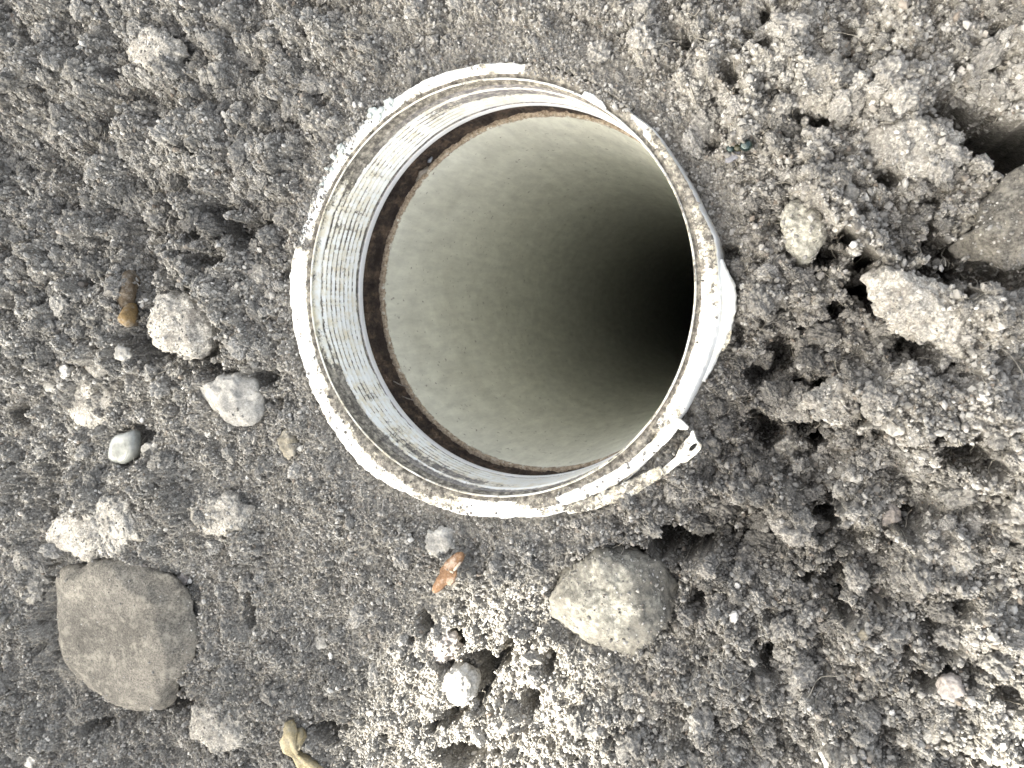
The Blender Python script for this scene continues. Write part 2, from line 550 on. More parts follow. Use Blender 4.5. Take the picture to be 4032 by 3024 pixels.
SHADE_TONE = np.clip(0.75 * blob(3150, 1420, 420, 420, 0, 0.7) + 0.6 * blob(2950, 1750, 260, 260, 0, 0.6)
                + 0.45 * blob(2750, 2200, 420, 200, 0, 0.7) + 0.4 * blob(3300, 2400, 700, 500, 0, 0.8)
                + 0.4 * blob(880, 900, 300, 150, 0, 0.6) + 0.3 * blob(600, 2750, 700, 250, 0, 0.7)
                + 0.25 * blob(3500, 800, 600, 400, 0, 0.8)
                - 0.5 * blob(300, 1400, 500, 300, 0, 0.8) - 0.4 * blob(1200, 2300, 700, 350, 0, 0.8), 0, 1)  # painted shade: soil colour darkened over the shaded stretches of ground
HS = H.copy()


def zat(x, y):
    i = np.clip(((np.asarray(x) - X0) / STEP).astype(int), 0, NX - 1)
    j = np.clip(((np.asarray(y) - Y0) / STEP).astype(int), 0, NY - 1)
    return H[j, i]


def build_soil():
    global H
    H = relax(H, 5.0, 8)
    far = [150, 400, 1000, 2500, 7000, 20000, 60000, 200000]
    fx = np.concatenate([[X0 - f for f in far[::-1]], xs, [xs[-1] + f for f in far]])
    fy = np.concatenate([[Y0 - f for f in far[::-1]], ys, [ys[-1] + f for f in far]])
    n = len(far)
    Z = np.pad(H, n, mode='edge')
    SHD = np.pad(SHADE_TONE, n, mode='edge')
    gx, gy = np.meshgrid(fx, fy)
    dist = np.maximum(np.maximum(X0 - gx, gx - xs[-1]), np.maximum(Y0 - gy, gy - ys[-1]))
    k = np.clip(dist / 400, 0, 1)
    Z = Z * (1 - k) + k * (-34 + 40 * np.sin(gx * 0.0011 + 1) * np.cos(gy * 0.0013))
    nx, ny = len(fx), len(fy)
    idx = np.arange(nx * ny).reshape(ny, nx)
    q = np.stack([idx[:-1, :-1], idx[:-1, 1:], idx[1:, 1:], idx[1:, :-1]], -1).reshape(-1, 4)
    cxm = (gx[:-1, :-1] + gx[1:, 1:]).ravel() / 2; cym = (gy[:-1, :-1] + gy[1:, 1:]).ravel() / 2
    q = q[np.hypot(cxm, cym) > 846]
    V = np.stack([gx.ravel(), gy.ravel(), Z.ravel()], 1)
    used = np.zeros(len(V), bool); used[q.ravel()] = True
    remap = np.cumsum(used) - 1
    o = mesh_obj('soil_ground', V[used], remap[q], M_soil)
    attr(o, 'shade_tone', SHD.ravel()[used])
    o['kind'] = 'structure'
    return o


# ------------------------------------------------------------------ stones and pebbles
DUST = []        # places on top of stones where grains lie
FULL = []
STONES = []      # footprints: (x, y, r) circles where no grains go


_ICO = {}


def ico(n):
    if n not in _ICO:
        bm = bmesh.new()
        bmesh.ops.create_icosphere(bm, subdivisions=n, radius=1.0)
        bm.verts.index_update()
        v = [tuple(x.co) for x in bm.verts]
        f = np.array([[w.index for w in t.verts] for t in bm.faces])
        bm.free()
        _ICO[n] = (v, f)
    return _ICO[n]


def stone(name, poly, height, mat, z0=None, nu=96, nv=22, pw=0.6, lump=0.05, fine=0.0, seed=0, tilt=(0, 0), sink=0.45, parent=None, raise_=0.0, facet=0.0, gran=0.0, gsz=15.0, edge=0.0, lev=0, flat=False, dust=0.0, excl=1, cuts=0, cutd=0.84):
    """rounded solid whose outline follows a polygon given in photo pixels, half sunk in the soil"""
    pts = [G(p[0], p[1], z0 - height * sink * 0.6) for p in poly]
    cx = sum(p[0] for p in pts) / len(pts); cy = sum(p[1] for p in pts) / len(pts)
    aa = sorted((math.atan2(p[1] - cy, p[0] - cx), math.hypot(p[0] - cx, p[1] - cy)) for p in pts)
    a = np.array([q[0] for q in aa]); r = np.array([q[1] for q in aa])
    a = np.concatenate([a - 2 * math.pi, a, a + 2 * math.pi]); r = np.concatenate([r, r, r])
    V = []
    eo = [1 + edge * mnoise.fractal(Vector((math.cos(2 * math.pi * i / nu) * 2.6, math.sin(2 * math.pi * i / nu) * 2.6, seed * 3.3)), 0.7, 2.0, 5) for i in range(nu)]
    off = Vector((seed * 13.7, seed * 5.1, seed * 2.3))
    rm = float(np.mean(r))
    zb = z0 - height * sink + raise_
    rc = random.Random(seed * 31 + 5)
    planes = []
    for c_ in range(cuts):
        az = rc.uniform(0, 6.283); el = math.radians(rc.uniform(24, 66))
        nrm = Vector((math.cos(az) * math.cos(el), math.sin(az) * math.cos(el), math.sin(el)))
        h_ = Vector((rm * math.cos(el), height * math.sin(el), 0)).length
        planes.append((nrm, h_ * rc.uniform(cutd, cutd + 0.12)))
    uv, Fc = ico(lev if lev else (6 if rm > 200 else 5 if rm > 55 else 4 if rm > 28 else 3))
    for (ux, uy, uz) in uv:
        th = math.atan2(uy, ux)
        cr = math.hypot(ux, uy)
        rr = 0.25 * (2 * np.interp(th, a, r) + np.interp(th + 0.06, a, r) + np.interp(th - 0.06, a, r)) if lump >= 0 else rm
        ei = (th / (2 * math.pi) % 1.0) * nu
        rr *= eo[int(ei) % nu] * (1 - ei % 1) + eo[(int(ei) + 1) % nu] * (ei % 1)
        rr = rm + (rr - rm) * cr ** 1.5
        sz = math.copysign(math.sqrt(max(0.0, 1 - cr ** (2 / pw))), uz)
        p = Vector((math.cos(th) * rr * cr, math.sin(th) * rr * cr, sz * height))
        for nrm, dd in planes:
            ex = p.dot(nrm) - dd
            if ex > 0:
                p = p - nrm * ex * 0.92
        q = p / rm
        d = 1 + lump * mnoise.fractal(q * 1.6 + off, 0.7, 2.0, 4)
        if facet:
            d += facet * (mnoise.voronoi(q * 1.7 + off)[0][0] - 0.4)
        if fine:
            d += fine * (mnoise.fractal(p / 16.0 + off, 0.6, 2.0, 3)) * 30.0 / rm
        if gran:
            g1 = mnoise.voronoi(p / gsz + off)[0]
            g2 = mnoise.voronoi(p / (gsz * 2.3) + off)[0][0]
            d += gran * ((0.55 - g1[0]) * gsz * 0.75 + (0.5 - g2) * gsz * 1.1) / max(p.length, 12.0)
        V.append((p.x * d, p.y * d, p.z * d + tilt[0] * p.x + tilt[1] * p.y))
    o = mesh_obj(name, V, Fc, mat, parent=parent, smooth=not flat, loc=(cx, cy, zb))
    if dust:
        W = np.array(V); W = W[W[:, 2] > height * 0.12] + np.array([cx, cy, zb])
        DUST.append(W[RNG.random(len(W)) < dust])
    FULL.append((cx, cy, rm if excl else rm * 0.3))
    for p in (pts if excl else []):
        STONES.append((cx + (p[0] - cx) * 0.46, cy + (p[1] - cy) * 0.46, math.hypot(p[0] - cx, p[1] - cy) * 0.46))
    return o


def lower_around(poly, depth, grow=1.12, side=None):
    """press the soil down under a stone so that it sits in a hollow with a gap on one side"""
    pts = [G(*p) for p in poly]
    cx = sum(p[0] for p in pts) / len(pts); cy = sum(p[1] for p in pts) / len(pts)
    aa = sorted((math.atan2(p[1] - cy, p[0] - cx), math.hypot(p[0] - cx, p[1] - cy)) for p in pts)
    a = np.array([q[0] for q in aa]); r = np.array([q[1] for q in aa])
    a = np.concatenate([a - 2 * math.pi, a, a + 2 * math.pi]); r = np.concatenate([r, r, r])
    th = np.arctan2(YY - cy, XX - cx)
    rr = np.interp(th, a, r)
    d = np.hypot(XX - cx, YY - cy) / rr
    m = 1 - sm(grow - 0.12, grow + 0.12, d + 0.03 * JAG)
    if side is not None:
        m = m * (0.25 + 0.75 * sm(-0.3, 0.6, np.cos(th - math.radians(side))))
    H[:] = H - depth * m


def ring(px, py, rx, ry=None, rot=0, n=14, j=0.1, seed=0):
    ry = ry or rx
    r = random.Random(seed + int(px))
    out = []
    c, s = math.cos(math.radians(rot)), math.sin(math.radians(rot))
    for i in range(n):
        t = 2 * math.pi * i / n
        k = 1 + r.uniform(-j, j)
        u, v = math.cos(t) * rx * k, math.sin(t) * ry * k
        out.append((px + u * c - v * s, py + u * s + v * c))
    return out


M_rock = stone_material('smooth_grey_rock', (0.065, 0.061, 0.053), (0.165, 0.154, 0.133), 0.6, 45, (0.27, 0.255, 0.215), 0.9, 1.9)
M_rock2 = stone_material('pale_crusted_stone', (0.095, 0.091, 0.079), (0.19, 0.181, 0.155), 0.3, 45, (0.30, 0.29, 0.25), 0.9, 0.9, crust=230)
M_clod = soil_material('pale_soil_clod', 1.4)
M_clod2 = soil_material('grey_soil_clod', 1.2)
M_chalk = stone_material('chalky_pebble', (0.20, 0.195, 0.18), (0.36, 0.35, 0.32), 0.5, 150, (0.48, 0.47, 0.44), 0.9, 1.0)
M_white = stone_material('white_grit', (0.42, 0.41, 0.38), (0.62, 0.61, 0.57), 0.3, 200, (0.40, 0.38, 0.33), 0.7, 0.5)
M_tan = stone_material('tan_pebble', (0.16, 0.145, 0.11), (0.28, 0.255, 0.205), 0.4, 120, (0.4, 0.38, 0.33), 0.9, 0.9)
M_brown = stone_material('brown_bark', (0.06, 0.048, 0.035), (0.13, 0.098, 0.064), 0.8, 120, (0.25, 0.225, 0.19), 0.9, 1.0)
M_orange = stone_material('orange_bark', (0.13, 0.075, 0.042), (0.26, 0.15, 0.08), 0.85, 330, (0.42, 0.34, 0.27), 0.8, 1.0)
M_pink = stone_material('pinkish_grit', (0.24, 0.215, 0.195), (0.38, 0.35, 0.325), 0.4, 150, (0.42, 0.40, 0.37), 0.9, 0.9)

P_rock = [(x - 18 if x < 400 else x + 4, y) for x, y in [(150, 2420), (255, 2260), (350, 2215), (460, 2207), (590, 2240), (690, 2285), (755, 2335), (762, 2440), (748, 2550),
          (725, 2660), (695, 2745), (600, 2775), (490, 2785), (400, 2745), (270, 2640), (190, 2590), (125, 2520)]]
P_stone = [(2180, 2290), (2235, 2215), (2290, 2190), (2370, 2150), (2420, 2152), (2500, 2195), (2600, 2220), (2655, 2270), (2662, 2330),
           (2640, 2410), (2590, 2500), (2540, 2555), (2440, 2590), (2340, 2570), (2230, 2520), (2170, 2440), (2150, 2360)]
P_clod = [(600, 1240), (640, 1175), (730, 1155), (800, 1175), (845, 1250), (855, 1310), (830, 1360), (800, 1410), (720, 1385),
          (640, 1360), (605, 1310)]
P_peb = [(782, 1545), (855, 1505), (900, 1475), (960, 1480), (1005, 1520), (1030, 1570), (1028, 1610), (1000, 1640), (880, 1640), (820, 1605)]
P_round = ring(1815, 2692, 66, 70, 0, 18, 0.06)
P_br = [(3850, 900), (3900, 760), (3960, 690), (4060, 660), (4180, 720), (4230, 850), (4200, 980), (4050, 1050), (3950, 1060),
        (3890, 1020), (3780, 1010), (3760, 960)]
P_ov = [(3120, 790), (3190, 790), (3235, 830), (3250, 900), (3225, 980), (3190, 1040), (3150, 1060), (3110, 1000), (3090, 920), (3080, 840)]
P_emb = ring(372, 1600, 105, 95, 10, 16, 0.1)

lower_around(P_rock, 34, 0.97)
lower_around(ring(488, 1763, 66, 66), 75, 1.25)
lower_around(P_stone, 70, 1.04, 50)
lower_around(P_clod, 80, 1.10)
lower_around(P_peb, 60, 1.12, 60)
lower_around(P_round, 90, 1.15, 45)
lower_around(P_br, 60, 1.05, -90)
lower_around(P_ov, 60, 1.08, -20)

HZ = HS


def zs(px, py, d=0):
    g = G(px, py)
    i = int((g[0] - X0) / STEP); j = int((g[1] - Y0) / STEP)
    i = min(max(i, 4), NX - 5); j = min(max(j, 4), NY - 5)
    return float(np.median(HS[j - 4:j + 5, i - 4:i + 5])) + d


tag(stone('flat_grey_rock', P_rock, 92, M_rock, z0=16, nu=240, nv=60, pw=0.36, lump=0.07, fine=0.05, seed=1, sink=0.62, facet=0.16, tilt=(0.05, 0.06), gran=0.35, gsz=13, edge=0.025, dust=0.10, cuts=10, cutd=0.86),
    'large smooth grey rock half buried in the soil, biggest in the photo, lower left', 'rock')
tag(stone('crusted_stone', P_stone, 110, M_rock2, z0=-10, nu=220, nv=56, pw=0.45, lump=0.09, fine=0.10, seed=2, sink=0.5, facet=0.14, tilt=(0.05, 0.05), gran=0.7, gsz=14, edge=0.03, dust=0.12, cuts=10, cutd=0.86),
    'rounded grey stone with pale crust below the pipe, dark gap along its right', 'stone')
tag(stone('round_clod', P_clod, 100, M_clod, z0=-5, nu=170, nv=44, pw=0.55, lump=0.12, fine=0.20, seed=3, sink=0.25, gran=1.2, gsz=16, edge=0.05, dust=0.25),
    'pale crumbly round clod in a hollow left of the pipe, beside the brown bark', 'clod')
tag(stone('angular_pebble', P_peb, 80, M_chalk, z0=-5, nu=130, nv=36, pw=0.42, lump=0.08, fine=0.08, seed=4, sink=0.25, facet=0.28, gran=0.4, gsz=12, edge=0.03, dust=0.05, cuts=9, cutd=0.80),
    'pale grey angular pebble close to the lower left of the pipe rim', 'pebble')
tag(stone('round_pebble', P_round, 60, M_chalk, z0=-6, nu=90, nv=24, pw=0.5, lump=0.14, fine=0.10, seed=5, sink=0.2, gran=0.7, gsz=14, edge=0.06, facet=0.2),
    'whitish round pebble in the sunlit patch below the pipe, dark hollow beside it', 'pebble')
tag(stone('dusty_boulder', P_br, 100, M_rock, z0=10, nu=200, nv=50, pw=0.45, lump=0.10, fine=0.12, seed=6, sink=0.3, facet=0.16, gran=0.8, gsz=15, edge=0.05, dust=0.14, cuts=8, cutd=0.78),
    'big dusty grey stone cut by the right edge, dark crack underneath', 'rock')
tag(stone('brownish_pebble', P_ov, 75, M_rock2, z0=-15, nu=120, nv=34, pw=0.5, lump=0.08, fine=0.08, seed=7, sink=0.45, gran=0.6, gsz=13, edge=0.06, dust=0.12),
    'upright oval brownish pebble half covered with soil right of the pipe', 'pebble')
tag(stone('embedded_clod', P_emb, 45, M_clod, z0=zs(372, 1600, -4), nu=130, nv=34, pw=0.5, lump=0.12, fine=0.15, seed=8, sink=0.55, gran=1.0, gsz=14, edge=0.08, dust=0.3),
    'low pale grey clod pressed flat in dusty soil above the glassy chip', 'clod')

# more clods that stand out one by one: (px,py,rx,ry,rot,height,mat,lump,fine,label)
for k, (px, py, rx, ry, rot, h, m, fi, nm, lab, cat) in enumerate([
        (990, 1090, 120, 100, 10, 60, M_clod, 0.14, 'soil_clod', 'wide pale clod touching the left side of the pipe rim', 'clod'),
        (390, 2075, 170, 120, -8, 70, M_clod, 0.16, 'soil_clod', 'whitish crumbly clod right above the big grey rock', 'clod'),
        (3230, 330, 160, 130, 15, 85, M_clod2, 0.16, 'soil_clod', 'large grey clod upper right with a dark crack on its right side', 'clod'),
        (3560, 560, 210, 120, 15, 80, M_clod2, 0.15, 'soil_clod', 'broad grey clod just left of the big black hole', 'clod'),
        (3640, 1215, 230, 110, 28, 80, M_clod, 0.15, 'soil_clod', 'long slanting pale clod below the crack at the right', 'clod'),
        (3290, 1590, 110, 85, 5, 60, M_clod2, 0.15, 'soil_clod', 'dark grey clod in the dark hollow right of the pipe', 'clod'),
        (3130, 1590, 90, 70, 10, 55, M_clod2, 0.15, 'soil_clod', 'small dark clod between the pipe and the dark hollow', 'clod'),
        (3730, 2160, 140, 100, 25, 60, M_clod, 0.15, 'soil_clod', 'pale clod lit on top at the right edge below the middle', 'clod'),
        (620, 200, 110, 70, 5, 60, M_clod, 0.14, 'soil_clod', 'pale clod near the top left with a shadowed top', 'clod'),
        (200, 470, 130, 80, 28, 60, M_clod, 0.14, 'soil_clod', 'slanting pale clod at the far left near the top', 'clod'),
        (870, 2030, 110, 70, 0, 35, M_clod2, 0.12, 'soil_clod', 'low bluish grey clod right of the whitish crumbly clod', 'clod'),
        (860, 2850, 120, 90, 0, 55, M_clod2, 0.14, 'soil_clod', 'grey clod near the bottom edge right of the big rock', 'clod'),
        (1740, 2540, 60, 60, 0, 45, M_pink, 0.12, 'soil_clod', 'pinkish grey clod ringed by dark cracks in the sunlit patch', 'clod'),
        (110, 2260, 90, 130, 12, 60, M_clod2, 0.13, 'soil_clod', 'tall grey clod at the left edge above the big rock', 'clod'),
        (3560, 1480, 60, 30, -50, 30, M_clod, 0.08, 'soil_clod', 'finger shaped pale crumb lying in the dark hollow at the right', 'clod'),
        (1560, 2060, 0, 0, 0, 0, None, 0, '', '', '')]):
    if m is None:
        continue
    tag(stone(nm, ring(px, py, rx, ry, rot, 16, 0.12, k), h, m, z0=zs(px, py, -2), excl=0, nu=170, nv=44, pw=0.6, lump=0.2, fine=fi * 1.2, seed=20 + k, sink=0.62, gran=1.3, gsz=16, edge=0.14, facet=0.15, dust=0.3), lab, cat)

for k, (px, py, rx, ry, rot, h, m, lab) in enumerate([
        (378, 1442, 38, 36, 0, 30, M_clod, 'rounded light grey pebble above the low pale clod, left side'),
        (105, 1437, 17, 20, 0, 16, M_white, 'bright white grit near the left edge, leftmost of two'),
        (255, 1463, 17, 26, 0, 16, M_white, 'bright white grit left of the rounded light grey pebble'),
        (594, 1770, 34, 24, 10, 20, M_chalk, 'small whitish pebble just right of the glassy chip'),
        (1137, 1745, 32, 56, -8, 36, M_tan, 'upright olive tan pebble beside the lower left of the rim'),
        (820, 1705, 14, 16, 0, 12, M_white, 'tiny white grit between angular pebble and tan pebble'),
        (1183, 1765, 14, 12, 0, 11, M_white, 'tiny white grit touching the right of the tan pebble'),
        (722, 2283, 20, 26, 0, 22, M_pink, 'pinkish white pebble on the top right edge of the big rock'),
        (556, 2235, 20, 15, 0, 16, M_pink, 'small pink brown pebble on the top edge of the big rock'),
        (278, 2240, 22, 20, 0, 20, M_pink, 'cream pebble against the upper left of the big rock'),
        (1262, 2528, 26, 26, 0, 18, M_chalk, 'pale grey pebble alone in smooth soil right of the big rock'),
        (118, 2988, 24, 32, 0, 20, M_white, 'bright white grit in the bottom left corner'),
        (3288, 1850, 26, 20, -15, 20, M_white, 'clean white pebble right of and below the broken rim'),
        (3520, 1665, 44, 48, 0, 38, M_chalk, 'cream pebble in the middle of the right side'),
        (3500, 2030, 40, 42, 0, 34, M_pink, 'pinkish round pebble below the cream pebble at the right'),
        (3455, 2336, 46, 32, 15, 30, M_pink, 'pink oval pebble lower right in dark crumbs'),
        (3744, 516, 12, 11, 0, 10, M_white, 'tiny white dot of grit on the broad clod upper right'),
        (3273, 2975, 36, 66, -12, 30, M_white, 'long white chip at the bottom edge, right of centre'),
        (3745, 2708, 44, 46, 20, 36, M_pink, 'faceted pale pebble near the bottom right corner'),
        (3665, 2890, 36, 34, 0, 28, M_chalk, 'cream crumb below the faceted pale pebble'),
        (3590, 2425, 13, 13, 0, 11, M_white, 'small white grit right of the pink oval pebble'),
        (2520, 2035, 0, 0, 0, 0, M_white, ''),
        (3010, 1050, 0, 0, 0, 0, M_white, ''),
        (2925, 1128, 12, 12, 0, 10, M_white, 'tiny white grit right of the chipped tab of the rim'),
        (3090, 1170, 12, 12, 0, 10, M_white, 'tiny white grit in dark soil right of the rim'),
        (2310, 2010, 0, 0, 0, 0, M_white, ''),
        (3105, 1760, 50, 34, -10, 30, M_clod2, 'grey lump above the shadow pit right of the broken rim'),
        (3350, 770, 30, 46, -5, 28, M_chalk, 'pale upright crumb in the rough soil at upper right'),
        (1730, 2135, 62, 50, -10, 30, M_chalk, 'cream crumbly clod under the bottom of the rim'),
        (340, 1515, 24, 18, 0, 14, M_clod, 'little grey pebble left of the low pale clod'),
        (200, 1520, 30, 18, 20, 16, M_chalk, 'flat pale pebble at far left below two white grits'),
        (545, 1380, 20, 24, 20, 18, M_chalk, 'small grey pebble under the dark pit of the round clod'),
        (480, 1392, 30, 24, 0, 20, M_chalk, 'pale lump left of the small grey pebble'),
        (3400, 2500, 22, 20, 0, 18, M_tan, 'small tan bead of soil under the pink oval pebble'),
        (3610, 2555, 11, 14, -20, 10, M_white, 'tiny cream grit upper left of the faceted pebble'),
        (3985, 2400, 22, 20, 0, 18, M_white, 'white grit on the right edge in warm light'),
        (3925, 2975, 36, 34, 0, 28, M_chalk, 'bright round crumb in the sunlit bottom right corner'),
        (3980, 2850, 30, 28, 0, 24, M_chalk, 'bright crumb at the right edge above the bottom corner'),
        (2890, 2430, 16, 24, 0, 14, M_white, 'pale grit right of the crusted stone'),
        (2040, 2650, 10, 10, 0, 9, M_white, 'tiny white grit right of the sunlit round pebble'),
        (2080, 2830, 13, 14, 0, 12, M_white, 'white grit below right of the sunlit round pebble'),
        (1460, 2810, 16, 12, 20, 12, M_white, 'sparkling white grit left of the sunlit patch'),
        (2440, 1050, 0, 0, 0, 0, M_white, '')]):
    if rx == 0:
        continue
    tag(stone('grit' if rx < 20 else 'pebble', ring(px, py, rx, ry, rot, 10, 0.12, 50 + k), h * 0.85, m, z0=zs(px, py, 0), nu=36, nv=16, pw=0.45,
              lump=0.22, fine=0.05, seed=60 + k, sink=0.3, facet=0.4, edge=0.10), lab, 'pebble')


# ------------------------------------------------------------------ organic bits
def lathe_path(name, pts, rads, mat, seg=12, parent=None, sx=1.0, wob=0.0, seed=0):
    """tube along points in world units"""
    V, Fc = [], []
    P = [Vector(p) for p in pts]
    n = len(P)
    up = Vector((0, 0, 1))
    for i in range(n):
        t = (P[min(i + 1, n - 1)] - P[max(i - 1, 0)]).normalized()
        s = t.cross(up)
        if s.length < 1e-3:
            s = Vector((1, 0, 0))
        s.normalize(); b = s.cross(t)
        for j in range(seg):
            a = 2 * math.pi * j / seg
            k = 1 + wob * mnoise.noise(Vector((i * 0.7, math.cos(a) * 1.3 + seed, math.sin(a) * 1.3)))
            V.append(tuple(P[i] + (s * math.cos(a) * sx + b * math.sin(a)) * rads[i] * k))
    for i in range(n - 1):
        for j in range(seg):
            j2 = (j + 1) % seg
            Fc.append((i * seg + j, i * seg + j2, (i + 1) * seg + j2, (i + 1) * seg + j))
    Fc.append(tuple(range(seg - 1, -1, -1))); Fc.append(tuple((n - 1) * seg + j for j in range(seg)))
    return mesh_obj(name, V, Fc, mat, parent=parent)


def gp(px, py, dz):
    z = zs(px, py)
    return tuple(G(px, py, z + dz))


# brown curved bark left of the round clod
bp = [(575, 1030), (545, 1065), (515, 1105), (495, 1150), (500, 1200), (515, 1245), (520, 1285)]
e = bpy.data.objects.new('bark_piece', None); COL.objects.link(e)
gx_ = G(510, 1150); e.location = Vector(gx_) * S
tag(e, 'curved brown bark with an orange yellow end, left of the round clod', 'bark')


def under(par, o):
    o.parent = par
    o.matrix_parent_inverse = Matrix.Translation(-par.location)
    return o


under(e, lathe_path('bark_body', [gp(x, y, 16 + 8 * math.sin(i)) for i, (x, y) in enumerate(bp)], [10, 30, 42, 44, 40, 42, 26], M_brown, 16, None, 1.1, 0.35, 2))
under(e, lathe_path('bark_tip', [gp(x, y, 30) for (x, y) in [(520, 1190), (512, 1225), (503, 1262), (500, 1285)]], [18, 34, 36, 12],
                    stone_material('ochre_rot', (0.11, 0.075, 0.035), (0.19, 0.13, 0.06), 0.8, 150, (0.26, 0.23, 0.18), 0.9, 1.0), 14, None, 1.1, 0.4, 5))

# orange bark chip
V = []
chip = [(1795, 2178), (1830, 2172), (1826, 2200), (1800, 2235), (1796, 2270), (1780, 2300), (1758, 2300), (1738, 2325), (1712, 2334),
        (1700, 2312), (1720, 2285), (1745, 2255), (1752, 2225), (1772, 2195)]
o = stone('wood_chip', chip, 16, M_orange, z0=zs(1770, 2250, 8), nu=90, nv=14, pw=0.3, lump=0.08, fine=0.08, seed=90, sink=-0.3, facet=0.1)
tag(o, 'orange brown splinter of bark lying flat under the pipe', 'bark')
for k, pts in enumerate([[(1755, 2300), (1775, 2262), (1805, 2225), (1835, 2180)], [(1735, 2248), (1760, 2240), (1785, 2255)],
                         [(1745, 2262), (1765, 2278), (1785, 2295)]]):
    c = lathe_path('fibre', [gp(x, y, 26) for x, y in pts], [4, 6, 5, 3][:len(pts)], simple_material('pale_fibre', (0.62, 0.52, 0.40)) if k == 0 else bpy.data.materials['pale_fibre'], 6)
    under(o, c)

# glassy chip
k_ = NT('cloudy_glass', 0.12, 0.6)
k_.col(k_.ramp(k_.noise(220, 4, 0.6, k_.coord()), [(0.35, (0.13, 0.14, 0.13)), (0.6, (0.30, 0.31, 0.29))]))
k_.b.inputs['Transmission Weight'].default_value = 0.08
o = stone('glassy_chip', [(445, 1770), (455, 1730), (500, 1705), (540, 1690), (545, 1740), (535, 1790), (510, 1820), (465, 1820), (430, 1800)],
          40, k_.m, z0=zs(485, 1760, 30), pw=0.3, lump=0.05, seed=91, sink=0.1, facet=0.12, lev=3, flat=True)
tag(o, 'cloudy translucent angular chip between the low clod and whitish clod, left side', 'glass chip')

# shiny green insect
km = NT('iridescent_green_shell', 0.2, 0.6)
km.col((0.006, 0.026, 0.022)); km.b.inputs['Coat Weight'].default_value = 1.0
km.b.inputs['Metallic'].default_value = 0.5
e = bpy.data.objects.new('green_insect', None); COL.objects.link(e)
e.location = Vector(G(2915, 580)) * S
tag(e, 'glossy dark green insect half buried in soil upper right of the pipe', 'insect')
under(e, stone('abdomen', ring(2938, 572, 28, 24, -20, 16, 0.02), 22, km.m, z0=zs(2938, 572, 10), nu=40, nv=18, pw=0.8, lump=0.02, seed=92, sink=0))
under(e, stone('head', ring(2876, 586, 17, 16, 0, 14, 0.02), 15, km.m, z0=zs(2876, 586, 10), nu=32, nv=14, pw=0.8, lump=0.02, seed=93, sink=0))
under(e, stone('thorax', ring(2904, 582, 17, 15, -15, 14, 0.04), 12, simple_material('dark_olive_shell', (0.03, 0.03, 0.012), 0.3, 0.6), z0=zs(2904, 582, 8), nu=32, nv=12, pw=0.8, lump=0.05, seed=94, sink=0))
under(e, stone('wing', [(2852, 640), (2862, 618), (2885, 603), (2910, 588), (2922, 596), (2912, 612), (2890, 628), (2868, 642)], 5,
               simple_material('pale_wing', (0.17, 0.17, 0.185), 0.35, 0.5), z0=zs(2890, 615, 20), nu=32, nv=8, pw=0.3, lump=0.05, seed=95, sink=0))

# dry yellow root with a knot at the bottom edge
M_straw = stone_material('straw_yellow_stem', (0.20, 0.165, 0.09), (0.36, 0.315, 0.21), 0.6, 140, (0.28, 0.26, 0.21), 0.9, 1.0)
e = bpy.data.objects.new('dry_root', None); COL.objects.link(e)
e.location = Vector(G(1160, 2930)) * S
tag(e, 'dry yellowish root knot with a small hole, bottom edge left of centre', 'root')
under(e, lathe_path('root_knot', [gp(x, y, d) for x, y, d in [(1135, 2858, 0), (1140, 2890, 14), (1142, 2915, 20), (1150, 2945, 22), (1165, 2970, 18), (1200, 3005, 14), (1260, 3060, 8)]],
                    [22, 34, 28, 34, 24, 30, 40], M_straw, 18, None, 1.25, 1.0, 3))
under(e, lathe_path('root_branch', [gp(x, y, d) for x, y, d in [(1185, 2868, 6), (1180, 2895, 20), (1172, 2925, 30), (1160, 2950, 24)]],
                    [14, 24, 17, 20], M_straw, 14, None, 1.2, 1.0, 8))
rg = G(1175, 2938, zs(1175, 2938) + 44)
V, Fc = [], []
for i in range(20):
    a = 2 * math.pi * i / 20
    for j in range(8):
        b = 2 * math.pi * j / 8
        V.append((rg[0] + (11 + 5 * math.cos(b)) * math.cos(a) * 0.8, rg[1] + (16 + 5 * math.cos(b)) * math.sin(a), rg[2] + 5 * math.sin(b)))
for i in range(20):
    for j in range(8):
        Fc.append((i * 8 + j, ((i + 1) % 20) * 8 + j, ((i + 1) % 20) * 8 + (j + 1) % 8, i * 8 + (j + 1) % 8))
under(e, mesh_obj('knot_hole', V, Fc, M_straw))

# ------------------------------------------------------------------ the pipe
PIPE = bpy.data.objects.new('broken_pipe', None)
COL.objects.link(PIPE)
tag(PIPE, 'broken white plastic pipe mouth sunk in soil, threaded inside, jagged dirty rim', 'pipe')
NS = 900
TH = np.linspace(-math.pi, math.pi, NS, endpoint=False)


def ang_noise(freq, seed, oct_=4):
    out = np.zeros(NS)
    for k in range(NS):
        out[k] = mnoise.fractal(Vector((math.cos(TH[k]) * freq, math.sin(TH[k]) * freq, seed * 7.7)), 0.7, 2.0, oct_)
    return out


an1, an2, an3 = ang_noise(3, 1), ang_noise(18, 2), ang_noise(45, 3)


